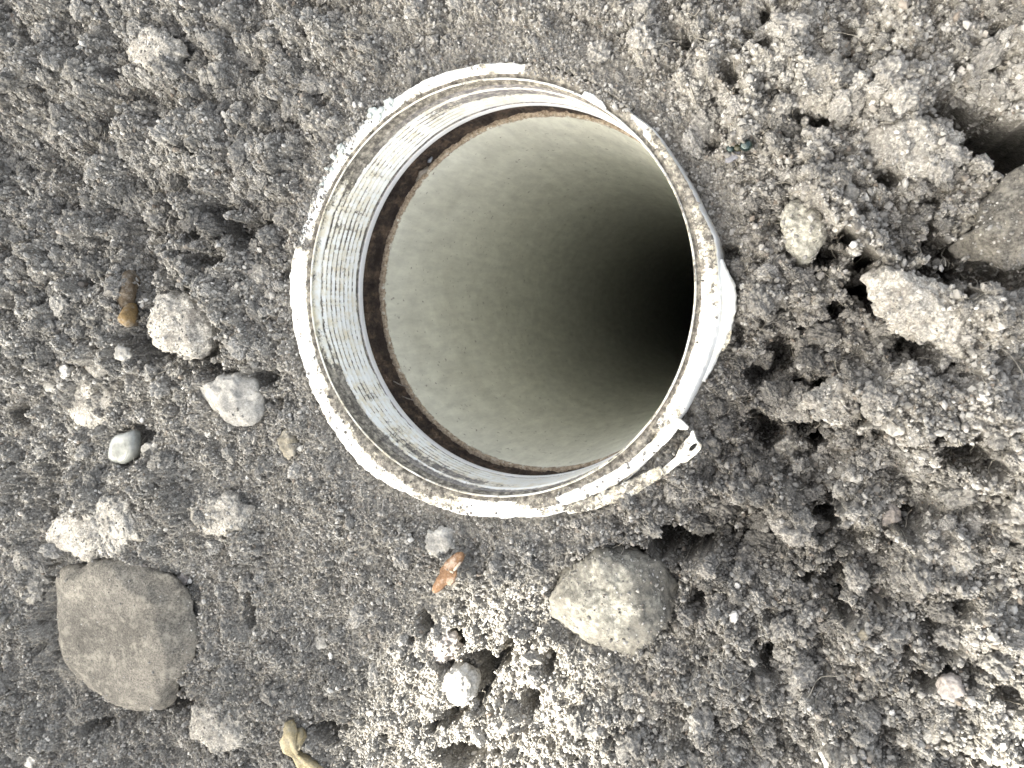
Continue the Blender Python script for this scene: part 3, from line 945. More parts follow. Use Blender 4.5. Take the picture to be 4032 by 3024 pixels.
def revolve(name, prof, mat, flip=False, closed=False):
    """prof(k) -> list of (r, z, dirt, rust, tint) arrays over TH"""
    rows = prof
    n = len(rows)
    V = np.zeros((n, NS, 3)); D = np.zeros((n, NS)); R = np.zeros((n, NS)); T = np.zeros((n, NS))
    for i, (r, z, d, u, t) in enumerate(rows):
        r = np.zeros(NS) + r
        V[i, :, 0] = r * np.cos(TH); V[i, :, 1] = r * np.sin(TH); V[i, :, 2] = np.zeros(NS) + z
        D[i] = d; R[i] = u; T[i] = t
    idx = np.arange(n * NS).reshape(n, NS)
    nxt = np.roll(idx, -1, 1)
    q = np.stack([idx[:-1], nxt[:-1], nxt[1:], idx[1:]], -1).reshape(-1, 4)
    if flip:
        q = q[:, ::-1]
    o = mesh_obj(name, V.reshape(-1, 3), q, mat, PIPE)
    attr(o, 'dirt', D.ravel()); attr(o, 'rust', R.ravel()); attr(o, 'tint', T.ravel())
    return o


RO = rout(TH)
chip_ = 7 * an2 + 4 * an3
cvr = cover(TH)
lw = low(TH)
top_soil = sector(TH, 90, 30, 12)
# the wall thins at the upper right and breaks off where the notch is
gap = sector(TH, -38.5, 1.2, 0.6)
up = -6 * gap * 6
rows = []
face_d = 0.385 + 0.16 * sector(TH, -52, 14, 6) + 0.10 * an1 + 0.28 * cvr * (1 - sector(TH, 141, 24, 4)) - 0.06 * sector(TH, 141, 24, 4) + 0.12 * sector(TH, 35, 28, 10) + 0.10 * sector(TH, -62, 14, 6) + 0.12 * sector(TH, -110, 8, 6)
rows.append((RO + 14, -900, 0.75, 0, 0))
rows.append((RO + 10, -260, 0.65, 0, 0))
rows.append((RO + 6 + 2 * an2, -120, 0.45, 0, 0.15))
rows.append((RO + 3 + 2 * an2, -60, 0.3, 0, 0.2))
rows.append((RO + chip_ * 0.4, -22 + 5 * an2, 0.28, 0, 0.15))
rows.append((RO - 4 + chip_ * 0.7, -8 + 3 * an2 + up, 0.22, 0, 0))
for k in range(1, 9):
    f = k / 9
    r = RO * (1 - f) + 828 * f
    rust = 0.0 + 0.42 * sector(TH, 5, 32, 14) * math.exp(-((f - 0.72) / 0.2) ** 2)
    rows.append((r + chip_ * 0.3 * (1 - f), -2 + 3.0 * an2 * (1 - f) + 2 * an3 + 4 * math.sin(f * 3.1) + up * (1 - f), face_d + 0.05 * (f > 0.7) + 0.12 * an2 * math.sin(f * 5) + 0.22 * (f > 0.55) * sector(TH, -58, 20, 8) + 0.12 * (f > 0.6) * sector(TH, -130, 30, 12), rust, 0))
rows.append((823 + 2 * an2, -9, 0.85, 0, 0))
rows.append((819, -12 + 2 * an2, 0.8, 0, 0))
rows.append((816 + an2, -2, 0.4, 0.1, 0))
rows.append((812.5 + an2 + 0.8 * an3, 2 + 1.5 * an2, 0.44 + 0.12 * an1, 0.2, 0))
rows.append((809 + an2, -3, 0.42 + 0.1 * an1, 0.2, 0))
# dirty recess below the lip: deepest grime at the top and bottom of the ring
dirtband = 0.36 + 0.05 * an1
sd1 = np.clip(sector(TH, 96, 46, 14) + sector(TH, -108, 48, 16), 0, 1)
for z, r, dd in [(-10, 812, .1), (-20, 816, .12), (-32, 817, .1), (-44, 815, 0.06), (-54, 811, 0), (-62, 809, 0)]:
    rows.append((r + an2, z, dirtband + dd + 0.35 * sd1, 0.12, 0))
# fine thread, strongest at the left, fading out round the ring
thr = sector(TH, 182, 62, 26)
NT_ = 110
for k in range(NT_):
    z = -68 - k * (312 / NT_)
    ph = (k / NT_) * 8.5 * 2 * math.pi + TH * 1.0 + 1.1 * an1 + 0.8 * an2
    s = np.sin(ph)
    groove = np.clip(-s, 0, 1) ** 2
    amp = 6.5 * thr + 0.8
    vary = np.clip(0.62 + 0.9 * np.roll(an2, k * 9) + 0.5 * np.roll(an3, k * 5), 0.05, 1.3)
    groove = groove * vary
    w1 = math.exp(-((z + 70) / 42.0) ** 4); w2 = math.exp(-((z + 178) / 50.0) ** 4); wr = math.exp(-((z + 122) / 9.0) ** 2)
    d = 0.29 + 0.05 * math.exp(-((z + 250) / 60.0) ** 2) + sd1 * (0.42 * w1 + 0.0) + (0.34 + 0.2 * an1) * w2 * np.clip(sector(TH, 84, 26, 14) + 0.5 * sector(TH, -98, 28, 12), 0, 1) - 0.1 * wr * sd1 + (0.58 * groove + 0.05) * thr + 0.08 * an1 + 0.12 * thr * (0.6 - k / NT_) + 0.06 * an3
    rows.append((809 + 12.0 * k / NT_ - amp * s * (1 + 0.5 * an2) + 0.7 * an3 - 6 * wr * sd1, z, d, 0.34 * thr * (1 - k / NT_), 0.12 * (1 - thr)))
rows.append((825, -384, 0.8, 0, 0))
rows.append((826, -388, 0.85, 0, 0))
rows.append((820, -392, 0.42, 0, 0.3))
for k in range(8):
    rows.append((818 - 1.0 * math.sin(k / 7 * 3.14), -395 - k * 4.6, 0.2, 0, 0.32))
rows.append((820, -431, 0.3, 0, 0.3))
rows.append((826, -435, 0.6, 0, 0.1))
rows.append((885, -437, 0.9, 0, 0))
collar = revolve('threaded_collar', rows, M_pvc)

# dark dirt packed in the joint
rb = []
for k in range(20):
    z = -431 - k * 10.4
    bulge = math.sin(k / 19 * math.pi)
    rb.append((858 - 10 * bulge - 7 * an2 - 6 * an3 * (0.5 + bulge) - (14 * max(0, (k - 13) / 6)) + 8 * np.sin(TH * 9 + k * 0.3) * 0.3, z, 0.9, 0, 0))
revolve('joint_dirt', rb, M_band)

# the smooth pipe going down
ri = [(885, -632, 0.8, 0, 0), (842 + 2 * an2, -631 + 4 * an2, 0.75, 0, 0), (832 + 1.5 * an2, -630 + 5 * an2 + 3 * an3, 0.68, 0, 0), (826 + an2, -636 + 4 * an2, 0.62, 0, 0)]
for k in range(40):
    z = -644 - 6 * k
    dd = 0.50 * math.exp(-k / 5.0) + 0.12
    ri.append((824.5 + 0.3 * an2, z + 2 * an2 * math.exp(-k / 4.0), dd, 0, 0))
for k in range(40):
    ri.append((824.5, -900 - k * 420, 0.12, 0, 0))
revolve('inner_pipe', ri, M_inner)
# floor of the shaft
V = [(0, 0, -17300)] + [(830 * math.cos(2 * math.pi * i / 48), 830 * math.sin(2 * math.pi * i / 48), -17300) for i in range(48)]
mesh_obj('pipe_bottom', V, [(0, 1 + i, 1 + (i + 1) % 48) for i in range(48)], M_band, PIPE)


def shard(name, pts, mat, thick=10, width=None, seg=10, label=None, dirt=0.3, n=60, par=None, wob=4):
    """strip of broken wall: pts = (px, py, z, halfwidth) along it"""
    par = par or PIPE
    P = []
    for (px, py, z, w) in pts:
        g = G(px, py, z); P.append((g[0], g[1], z, w))
    P = np.array(P)
    t = np.linspace(0, len(P) - 1, n)
    C = np.stack([np.interp(t, np.arange(len(P)), P[:, c]) for c in range(4)], 1)
    for c in range(4):
        kk = np.pad(C[:, c], 2, mode='edge'); C[:, c] = np.convolve(kk, [.1, .2, .4, .2, .1], 'valid')
    V, D = [], []
    for i in range(n):
        a = C[min(i + 1, n - 1), :2] - C[max(i - 1, 0), :2]
        a = a / (np.hypot(*a) + 1e-9)
        nn = np.array([-a[1], a[0]])
        for j in range(seg):
            b = 2 * math.pi * j / seg
            k1 = 1 + 0.25 * mnoise.fractal(Vector((i * 0.35, j * 0.5, len(pts))), 0.7, 2, 3)
            u = math.copysign(abs(math.cos(b)) ** 0.6, math.cos(b)) * C[i, 3] * k1
            w = math.copysign(abs(math.sin(b)) ** 0.7, math.sin(b)) * thick
            V.append((C[i, 0] + nn[0] * u, C[i, 1] + nn[1] * u, C[i, 2] + w + wob * 0.3 * mnoise.noise(Vector((i * .5, j, 1)))))
            D.append(dirt)
    Fc = []
    for i in range(n - 1):
        for j in range(seg):
            j2 = (j + 1) % seg
            Fc.append((i * seg + j, (i + 1) * seg + j, (i + 1) * seg + j2, i * seg + j2))
    Fc.append(tuple(range(seg))); Fc.append(tuple((n - 1) * seg + j for j in range(seg - 1, -1, -1)))
    o = mesh_obj(name, V, Fc, mat, par)
    attr(o, 'dirt', D)
    if label:
        o['label'] = label
    return o


# outer layer split away at the lower right, with its torn loop
shard('split_flake', [(2230, 2008, -2, 16), (2330, 1984, 3, 26), (2430, 1945, 6, 28), (2500, 1912, 7, 27), (2560, 1880, 8, 24), (2610, 1850, 8, 18)], M_pvc, 9, dirt=0.50, label='thin dirty outer layer torn away from the rim', wob=9)


def plate(name, outer, hole, z, thick, mat, dirt, slope=(0, 0)):
    """flat torn piece with a hole in it and real thickness"""
    bm = bmesh.new()
    for loop in (outer, hole):
        g = [G(x, y, z) for x, y in loop]
        vv = [bm.verts.new((p[0], p[1], z + slope[0] * (p[0] - 700) + slope[1] * (p[1] + 560) + 3 * mnoise.noise(Vector((p[0] * .05, p[1] * .05, 3))))) for p in g]
        for i in range(len(vv)):
            bm.edges.new((vv[i], vv[(i + 1) % len(vv)]))
    bmesh.ops.triangle_fill(bm, edges=bm.edges[:], use_beauty=True, use_dissolve=False)
    r_ = bmesh.ops.extrude_face_region(bm, geom=bm.faces[:])
    for v in [q for q in r_['geom'] if isinstance(q, bmesh.types.BMVert)]:
        v.co.z -= thick
    bmesh.ops.recalc_face_normals(bm, faces=bm.faces[:])
    bm.verts.index_update()
    o = mesh_obj(name, [tuple(v.co) for v in bm.verts], [[v.index for v in f.verts] for f in bm.faces], mat, PIPE, smooth=False)
    bm.free()
    attr(o, 'dirt', [dirt + 0.12 * mnoise.noise(Vector(v.co) / S * 0.04) for v in o.data.vertices])
    return o


plate('torn_plate', [(2730, 1698), (2742, 1733), (2762, 1755), (2758, 1770), (2738, 1792), (2703, 1820), (2680, 1822), (2650, 1846), (2624, 1868), (2585, 1895),
                     (2560, 1892), (2601, 1851), (2630, 1826), (2660, 1800), (2671, 1772), (2682, 1752), (2699, 1733), (2716, 1716), (2722, 1698)],
      [(2711, 1774), (2716, 1760), (2730, 1748), (2742, 1744), (2746, 1750), (2736, 1766), (2722, 1778)], 9, 22, M_pvc, 0.45)['label'] = 'torn white plate with a small hole'
shard('split_flake', [(2648, 1652, 0, 14), (2665, 1664, 1, 19), (2688, 1678, 1, 16), (2710, 1686, 0, 6)], M_pvc, 6, dirt=0.38, wob=9)
shard('inner_layer', [(2190, 1975, 0, 18), (2300, 1940, 1, 25), (2400, 1893, 1, 25), (2490, 1835, 1, 22), (2570, 1765, 1, 21), (2630, 1700, 1, 22), (2665, 1665, 0, 16)], M_pvc, 6, dirt=0.40, wob=12)
# bulging tab and slivers on the right outer wall
shard('torn_tab', [(2838, 1020, -60, 8), (2852, 1090, -42, 20), (2868, 1130, -36, 26), (2872, 1200, -40, 26), (2858, 1270, -60, 26), (2830, 1340, -80, 24), (2795, 1420, -100, 22), (2760, 1500, -110, 18)],
      M_pvc, 26, dirt=0.3, label='pale bulging tab of the outer wall')
shard('split_flake', [(2886, 1230, -60, 5), (2874, 1290, -70, 8), (2862, 1340, -80, 12), (2840, 1380, -90, 8)], M_pvc, 8, dirt=0.5)
# thin flake standing at the upper right of the rim
shard('split_flake', [(2298, 368, 4, 9), (2330, 386, 6, 14), (2362, 408, 6, 12), (2385, 430, 2, 5)], M_pvc, 6, dirt=0.15)

# white crumbs of plastic broken off along the upper left of the rim
rr_ = random.Random(4)
spots = []
for c0, spread, cnt, lo_, hi_ in [(122.5, 2.6, 6, 10, 19), (118.5, 1.6, 3, 12, 19), (137.5, 4, 5, 8, 15), (145, 4, 4, 8, 13)]:
    for k in range(cnt):
        spots.append((c0 + rr_.gauss(0, spread * 0.55), rr_.uniform(-30, 8), rr_.uniform(lo_, hi_)))
M_crumb = simple_material('greenish_white_plastic', (0.46, 0.50, 0.475), 0.7, 0.3, 0.3, 900)
for k, (dg, dr, sz_) in enumerate(spots):
    a = math.radians(dg)
    r0 = float(rout(a)) + dr
    g = (math.cos(a) * r0, math.sin(a) * r0)
    px_, py_ = proj(np.array(g[0]), np.array(g[1]))
    o = stone('plastic_crumb', ring(float(px_), float(py_), sz_, sz_ * rr_.uniform(0.45, 0.9), rr_.uniform(0, 180), 7, 0.35, k), sz_ * 0.6, M_crumb,
              z0=max(2.0, float(zat(g[0], g[1]))) + 2, pw=0.3, lump=0.35, seed=200 + k, sink=0.0, facet=0.6, lev=2, flat=True)
    tag(o, 'tiny jagged white crumb of broken plastic along the upper left of the pipe rim', 'plastic crumb', 'white crumbs along the upper left rim')

# dry scraps caught in the joint
M_scrap = simple_material('dry_scrap', (0.26, 0.235, 0.20), 0.6, 0.4, 0.4, 500)


def ringpt(deg, r, z):
    return (math.cos(math.radians(deg)) * r, math.sin(math.radians(deg)) * r, z)


o = lathe_path('dry_scrap', [ringpt(131, 832, -600), ringpt(132.5, 822, -585), ringpt(134, 826, -580), ringpt(135.5, 832, -600), ringpt(137.5, 836, -610)], [3, 9, 11, 6, 3], M_scrap, 8, None, 1.4, 0.6, 1)
tag(o, 'pale curled dry scrap stuck in the dark joint, upper left inside the pipe', 'plant scrap')
o = lathe_path('dry_scrap', [ringpt(127, 832, -560), ringpt(128.5, 826, -555), ringpt(129.5, 832, -570)], [4, 8, 3], simple_material('bluish_scrap', (0.20, 0.22, 0.25), 0.4, 0.5), 8, None, 1.2, 0.5, 4)
tag(o, 'small bluish scrap just above the curled scrap inside the pipe', 'plant scrap')
for k, (a, lab) in enumerate([(213, 'longer pale rootlet hanging in the joint, lower left inside the pipe'), (219, 'short pale hooked rootlet under the longer one inside the pipe')]):
    o = lathe_path('rootlet', [ringpt(a - 3, 846, -560), ringpt(a - 1.2, 832, -570), ringpt(a, 826, -600), ringpt(a + 1.0 - 2 * k, 820, -620), ringpt(a + 0.3 - 3 * k, 816, -630)], [2.5, 3, 3, 2.5, 1.5], M_scrap, 6)
    tag(o, lab, 'rootlet')
for k, (a, s) in enumerate([(236, 16), (243, 12), (249, 15), (228, 9)]):
    pass

# ------------------------------------------------------------------ build the sheet now that the hollows are pressed in
soil = build_soil()

# ------------------------------------------------------------------ loose grains (instanced)


def grain_protos():
    obs = []
    for k in range(10):
        bm = bmesh.new()
        bmesh.ops.create_icosphere(bm, subdivisions=1, radius=1.0)
        sx, sy, szz = random.uniform(0.7, 1.2), random.uniform(0.55, 1.0), random.uniform(0.45, 0.8)
        for v in bm.verts:
            n_ = 1 + 0.6 * mnoise.noise(v.co * 1.3 + Vector((k * 9.1, 0, 0)))
            v.co = Vector((v.co.x * sx, v.co.y * sy, v.co.z * szz)) * n_ * S
        me = bpy.data.meshes.new('grain'); bm.to_mesh(me); bm.free()
        me.materials.append(M_grain)
        obs.append(me)
    # ragged crumbs made of many grains stuck together
    for k in range(8):
        bm = bmesh.new()
        bmesh.ops.create_icosphere(bm, subdivisions=5, radius=1.0)
        sx, sy, szz = random.uniform(0.8, 1.3), random.uniform(0.6, 1.0), random.uniform(0.55, 0.85)
        o_ = Vector((k * 7.3, 3.1, 0))
        for v in bm.verts:
            c = v.co.copy()
            d = 1 + 0.45 * mnoise.fractal(c * 1.5 + o_, 0.8, 2.0, 4)
            d += 0.24 * (0.5 - mnoise.voronoi(c * 3.2 + o_)[0][0]) + 0.13 * (0.5 - mnoise.voronoi(c * 7.5 + o_)[0][0])
            v.co = Vector((c.x * sx, c.y * sy, c.z * szz)) * d * S
        me = bpy.data.meshes.new('crumb'); bm.to_mesh(me); bm.free()
        me.polygons.foreach_set('use_smooth', np.ones(len(me.polygons), dtype=bool))
        me.materials.append(M_crumbsoil)
        obs.append(me)
    return obs


def crumb_material():
    k = NT('crumbly_soil', 0.95, 0.15)
    co = k.coord()
    rnd = k.n('ShaderNodeObjectInfo').outputs['Random']
    c = k.ramp(k.noise(26, 5, 0.75, co), [(0.3, (0.10, 0.096, 0.088)), (0.5, (0.24, 0.232, 0.213)), (0.68, (0.45, 0.437, 0.405))])
    k.t.nodes['Noise Texture'].inputs['Scale'].default_value = 75000.0
    c = k.mix(1.0, c, k.ramp(rnd, [(0.0, 0.62), (1.0, 1.35)]), 'MULTIPLY')
    shd = k.ramp(k.n('ShaderNodeAttribute', attribute_name='shade_tone', attribute_type='INSTANCER').outputs['Fac'], [(0.0, (1, 1, 1)), (1.0, (0.60, 0.59, 0.585))])  # crumbs carry the painted shade too
    k.col(k.mix(1.0, c, shd, 'MULTIPLY'))
    k.bump(k.noise(1900, 4, 0.75, k.n('ShaderNodeNewGeometry').outputs['Position']), 0.8, 0.0004)
    return k.m


M_crumbsoil = crumb_material()


def scatter():
    N = 900000
    x = RNG.uniform(X0 + 5, X1 - 5, N); y = RNG.uniform(Y0 + 5, Y1 - 5, N)
    px, py = proj(x, y, 0)
    ok = (px > -80) & (px < 4110) & (py > -80) & (py < 3110)
    phi = np.arctan2(y, x); r = np.hypot(x, y)
    rim = rout(phi)
    ok &= (r > rim + 3) | ((cover(phi) > 0.4) & (r > 834 + 36 * sector(phi, 141, 22, 5) + RNG.normal(0, 7, N)))
    z = zat(x, y)
    z = np.where(r < rim, np.maximum(z, 1.0), z)
    dn = filt(sh, STEP, 120, 600, 1.0, 21)
    ok &= RNG.random(N) < 0.86 + 0.22 * dn[np.clip(((y - Y0) / STEP).astype(int), 0, NY - 1), np.clip(((x - X0) / STEP).astype(int), 0, NX - 1)]
    for (sx, sy, sr) in STONES:
        ok &= ~((x - sx) ** 2 + (y - sy) ** 2 < sr * sr)
    # fewer grains on steep pit walls
    gx = np.abs(zat(x + 6, y) - zat(x - 6, y)) + np.abs(zat(x, y + 6) - zat(x, y - 6))
    ok &= RNG.random(N) < 0.38 * np.sqrt(1 + (gx / 16.0) ** 2)
    shd = SHADE_TONE[np.clip(((y - Y0) / STEP).astype(int), 0, NY - 1), np.clip(((x - X0) / STEP).astype(int), 0, NX - 1)]
    x, y, z, shd = x[ok], y[ok], z[ok], shd[ok]
    # crumbs fallen on the rim itself
    ta = RNG.uniform(-math.pi, math.pi, 2600); tr = RNG.uniform(828, 905, 2600)
    thin = RNG.random(2600) < 0.03 + 0.5 * cover(ta) + 0.45 * sector(ta, math.degrees(-1.0), 16, 8) + 0.16 * sector(ta, -125, 35, 15)
    thin &= tr < rout(ta) + 2
    ta, tr = ta[thin], tr[thin]
    x = np.concatenate([x, np.cos(ta) * tr]); y = np.concatenate([y, np.sin(ta) * tr]); z = np.concatenate([z, np.full(len(ta), 1.0)]); shd = np.concatenate([shd, np.full(len(ta), 0.3)])
    if DUST:
        Dp = np.concatenate(DUST)
        x = np.concatenate([x, Dp[:, 0]]); y = np.concatenate([y, Dp[:, 1]]); z = np.concatenate([z, Dp[:, 2] - 1.5]); shd = np.concatenate([shd, np.zeros(len(Dp))])
    n = len(x)
    print('grains', n)
    size = 5.2 * np.exp(RNG.normal(0.0, 0.5, n))
    size *= 0.62 + 0.42 * ROUGH[np.clip(((y - Y0) / STEP).astype(int), 0, NY - 1), np.clip(((x - X0) / STEP).astype(int), 0, NX - 1)]
    size = np.clip(size, 2.2, 18)
    if DUST:
        size[-len(Dp):] *= 0.75
    pick = RNG.integers(0, 10, n)
    dz = size * RNG.uniform(-0.1, 0.75, n)
    # ragged crumbs among the grains
    NC = 11000
    cx = RNG.uniform(X0 + 60, X1 - 60, NC); cy = RNG.uniform(Y0 + 60, Y1 - 60, NC)
    cs = 15.0 * np.exp(RNG.exponential(0.38, NC)); cs = np.clip(cs, 14, 52)
    ii = ((cx - X0) / STEP).astype(int); jj = ((cy - Y0) / STEP).astype(int)
    q = ROUGH[jj, ii]
    cpx, cpy = proj(cx, cy, 0)
    okc = RNG.random(NC) < np.clip(q * q * 1.1, 0.1, 1)
    okc &= (np.hypot(cx, cy) > rout(np.arctan2(cy, cx)) + cs * 1.25 + 6) & (cpx > -100) & (cpx < 4130) & (cpy > -100) & (cpy < 3130)
    for (sx, sy, sr) in STONES:
        okc &= ~((cx - sx) ** 2 + (cy - sy) ** 2 < (sr + cs * 0.8) ** 2)
    for (sx, sy, sr) in FULL:
        okc &= (cx - sx) ** 2 + (cy - sy) ** 2 > (sr + cs * 1.1) ** 2
    cz = zat(cx, cy)
    okc &= cz > HS[jj, ii] - 60
    cx, cy, cz, cs = cx[okc], cy[okc], cz[okc], cs[okc]
    nc = len(cx)
    print('crumbs', nc)
    x = np.concatenate([x, cx]); y = np.concatenate([y, cy]); z = np.concatenate([z, cz]); size = np.concatenate([size, cs])
    shd = np.concatenate([shd, SHADE_TONE[jj, ii][okc]]); pick = np.concatenate([pick, 10 + RNG.integers(0, 8, nc)]); dz = np.concatenate([dz, cs * RNG.uniform(-0.25, 0.25, nc)])
    n = len(x)
    me = bpy.data.meshes.new('grain_points')
    me.vertices.add(n)
    me.vertices.foreach_set('co', (np.stack([x, y, z + dz], 1) * S).astype(np.float32).ravel())
    a = me.attributes.new('size', 'FLOAT', 'POINT'); a.data.foreach_set('value', size.astype(np.float32))
    a = me.attributes.new('shade_tone', 'FLOAT', 'POINT'); a.data.foreach_set('value', shd.astype(np.float32))
    rot = RNG.uniform(-math.pi, math.pi, (n, 3)).astype(np.float32); rot[:, :2] *= 0.5
    a = me.attributes.new('rot', 'FLOAT_VECTOR', 'POINT'); a.data.foreach_set('vector', rot.ravel())
    a = me.attributes.new('pick', 'INT', 'POINT'); a.data.foreach_set('value', pick.astype(np.int32))
    o = bpy.data.objects.new('soil_grains', me)
    COL.objects.link(o)
    o['kind'] = 'stuff'
    o['label'] = 'loose grey grains and crumbs of soil'
    ng = bpy.data.node_groups.new('scatter_grains', 'GeometryNodeTree')
    ng.interface.new_socket('Geometry', in_out='INPUT', socket_type='NodeSocketGeometry')
    ng.interface.new_socket('Geometry', in_out='OUTPUT', socket_type='NodeSocketGeometry')
    gi = ng.nodes.new('NodeGroupInput'); go = ng.nodes.new('NodeGroupOutput')
    m2p = ng.nodes.new('GeometryNodeMeshToPoints')
    iop = ng.nodes.new('GeometryNodeInstanceOnPoints')
    g2i = ng.nodes.new('GeometryNodeGeometryToInstance')
    for me_k in reversed(grain_protos()):
        # each prototype grain comes in as mesh data through a hidden-free primitive join
        nd = ng.nodes.new('GeometryNodeObjectInfo')
        po = bpy.data.objects.new('grain_shape', me_k)     # never linked to the scene
        po.use_fake_user = True
        nd.inputs['Object'].default_value = po
        ng.links.new(nd.outputs['Geometry'], g2i.inputs[0])
    L = ng.links.new
    L(gi.outputs[0], m2p.inputs['Mesh'])
    L(m2p.outputs[0], iop.inputs['Points'])
    L(g2i.outputs[0], iop.inputs['Instance'])
    iop.inputs['Pick Instance'].default_value = True

    def named(nm, ty):
        q = ng.nodes.new('GeometryNodeInputNamedAttribute'); q.data_type = ty
        q.inputs['Name'].default_value = nm
        return q.outputs['Attribute']
    L(named('pick', 'INT'), iop.inputs['Instance Index'])
    L(named('size', 'FLOAT'), iop.inputs['Scale'])
    L(named('rot', 'FLOAT_VECTOR'), iop.inputs['Rotation'])
    L(iop.outputs[0], go.inputs[0])
    md = o.modifiers.new('scatter', 'NODES'); md.node_group = ng
    return o


scatter()

# ------------------------------------------------------------------ root hairs
V, Fc = [], []
for k in range(2600):
    px = random.uniform(-20, 4050); py = random.uniform(-20, 3040)
    g = G(px, py)
    r = math.hypot(g[0], g[1])
    if r < float(rout(math.atan2(g[1], g[0]))) + 20:
        continue
    a = random.uniform(0, 6.28); L = random.uniform(22, 75) if k > 70 else random.uniform(120, 260)
    w = random.uniform(1.3, 2.3)
    x, y = g[0], g[1]
    n = 8
    cur = random.uniform(-0.35, 0.35)
    P = []
    for i in range(n):
        P.append((x, y, float(zat(x, y)) * 0.5 + zs(px, py) * 0.5 + 9 + 5 * math.sin(i * 1.3 + k)))
        x += math.cos(a) * L / n; y += math.sin(a) * L / n; a += cur + random.uniform(-0.25, 0.25)
    if min(math.hypot(p[0], p[1]) for p in P) < 925:
        continue
    b0 = len(V)
    for i, p in enumerate(P):
        ta = math.atan2(P[min(i + 1, n - 1)][1] - P[max(i - 1, 0)][1], P[min(i + 1, n - 1)][0] - P[max(i - 1, 0)][0])
        wi = w * (1 - 0.6 * i / n)
        V += [(p[0] - math.sin(ta) * wi, p[1] + math.cos(ta) * wi, p[2]), (p[0] + math.sin(ta) * wi, p[1] - math.cos(ta) * wi, p[2]), (p[0], p[1], p[2] + wi * 1.6)]
    for i in range(n - 1):
        for j in range(3):
            j2 = (j + 1) % 3
            Fc.append((b0 + i * 3 + j, b0 + i * 3 + j2, b0 + i * 3 + 3 + j2, b0 + i * 3 + 3 + j))
o = mesh_obj('root_hairs', V, Fc, simple_material('dry_root_hair', (0.34, 0.32, 0.275), 0.8, 0.2, 0.4, 300))
o['kind'] = 'stuff'
o['label'] = 'fine pale root hairs lying over the soil'

# ------------------------------------------------------------------ unseen leaves added overhead to shade the place, gaps shaped for the sun patches
def light_map(px, py):
    """share of direct sun wanted at a spot of the ground"""
    def e(cx, cy, rx, ry, rot=0, p=2.0):
        c, s_ = math.cos(math.radians(rot)), math.sin(math.radians(rot))
        u = ((px - cx) * c + (py - cy) * s_) / rx; v = (-(px - cx) * s_ + (py - cy) * c) / ry
        return np.exp(-(u * u + v * v) ** p)
    t = 0.075 + 0 * px
    t = t + 0.95 * e(1900, 2980, 500, 420)
    t = t + 0.62 * e(1950, 2580, 380, 260)
    t = t + 0.75 * e(4050, 2960, 280, 260)
    t = t + 0.25 * e(4050, 2450, 180, 260)
    t = t + 0.35 * e(1240, 3080, 150, 110)
    t = t + 0.10 * e(300, 1700, 700, 600) + 0.06 * e(3500, 250, 600, 300)
    t = t - 0.05 * e(3100, 1600, 420, 600) - 0.2 * e(2060, 1140, 900, 900, 0, 3)
    return np.clip(t, 0.006, 1.0)


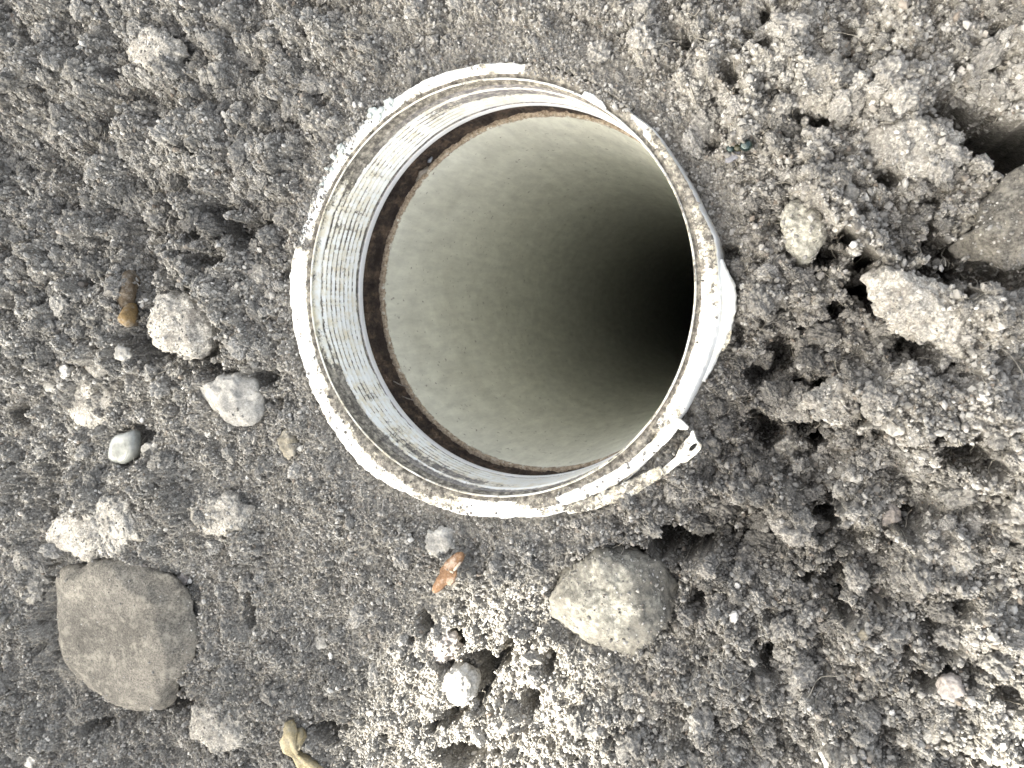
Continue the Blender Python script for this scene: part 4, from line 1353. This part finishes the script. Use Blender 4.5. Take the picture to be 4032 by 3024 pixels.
k_ = NT('shade_leaf', 0.5, 0.3)
k_.col((0.05, 0.10, 0.025))
zax = SUND
xa = zax.orthogonal().normalized(); ya = zax.cross(xa)
DIST = 15500.0
zax, xa, ya = np.array(zax), np.array(xa), np.array(ya)
GS = 11.0                                        # one small leaflet per cell, jittered, so the shade stays even
gu, gv = np.meshgrid(np.arange(-3300, 3300, GS), np.arange(-2900, 2900, GS))
gu = gu.ravel() + RNG.uniform(-GS / 2, GS / 2, gu.size); gv = gv.ravel() + RNG.uniform(-GS / 2, GS / 2, gv.size)
gd = DIST + RNG.uniform(-900, 900, gu.size)
PC = gd[:, None] * zax + gu[:, None] * xa + gv[:, None] * ya
GR = PC - zax * (PC[:, 2] / zax[2])[:, None]
lx, ly = proj(GR[:, 0], GR[:, 1])
want = light_map(lx, ly)
LL, LW = 26.0, 12.0                              # half length and half width of a leaflet
area = 2 * LL * LW * 0.85
keep = RNG.random(gu.size) < -np.log(want) * GS * GS / area * 0.9
PC = PC[keep]; n = len(PC)
nn = zax + RNG.uniform(-.45, .45, (n, 3)); nn /= np.linalg.norm(nn, axis=1)[:, None]
t1 = np.cross(nn, RNG.normal(size=(n, 3))); t1 /= np.linalg.norm(t1, axis=1)[:, None]
t2 = np.cross(nn, t1)
V = np.stack([PC - t1 * LL, PC + t2 * LW - nn * 2, PC + t1 * LL, PC - t2 * LW - nn * 2], 1).reshape(-1, 3)
Fc = np.arange(4 * n).reshape(n, 4)
# larger unseen leaves round about, added to block bright sky near the sun
NB = 3600
ra = 8600 * np.sqrt(RNG.random(NB)); aa_ = RNG.uniform(0, 2 * math.pi, NB)
bu, bv = ra * np.cos(aa_), ra * np.sin(aa_)
bl = RNG.uniform(260, 460, NB)
kb = (np.abs(bu) > 3300 + bl) | (np.abs(bv) > 2900 + bl)
bu, bv, bl = bu[kb], bv[kb], bl[kb]; nb = len(bu)
PB = (DIST + RNG.uniform(-200, 4500, nb))[:, None] * zax + bu[:, None] * xa + bv[:, None] * ya
nn = zax + RNG.uniform(-.5, .5, (nb, 3)); nn /= np.linalg.norm(nn, axis=1)[:, None]
t1 = np.cross(nn, RNG.normal(size=(nb, 3))); t1 /= np.linalg.norm(t1, axis=1)[:, None]
t2 = np.cross(nn, t1)
VB = np.stack([PB - t1 * bl[:, None], PB + t2 * bl[:, None] * 0.42 - nn * 30, PB + t1 * bl[:, None], PB - t2 * bl[:, None] * 0.42 - nn * 30], 1).reshape(-1, 3)
Fc = np.concatenate([Fc, len(V) + np.arange(4 * nb).reshape(nb, 4)]); V = np.concatenate([V, VB])
o = mesh_obj('added_shade_leaves', V, Fc, k_.m, smooth=False)  # out of view, added only for the shade it casts
o['kind'] = 'stuff'
o['label'] = 'unseen leaves added overhead to shade the soil'
print('leaves', len(Fc))
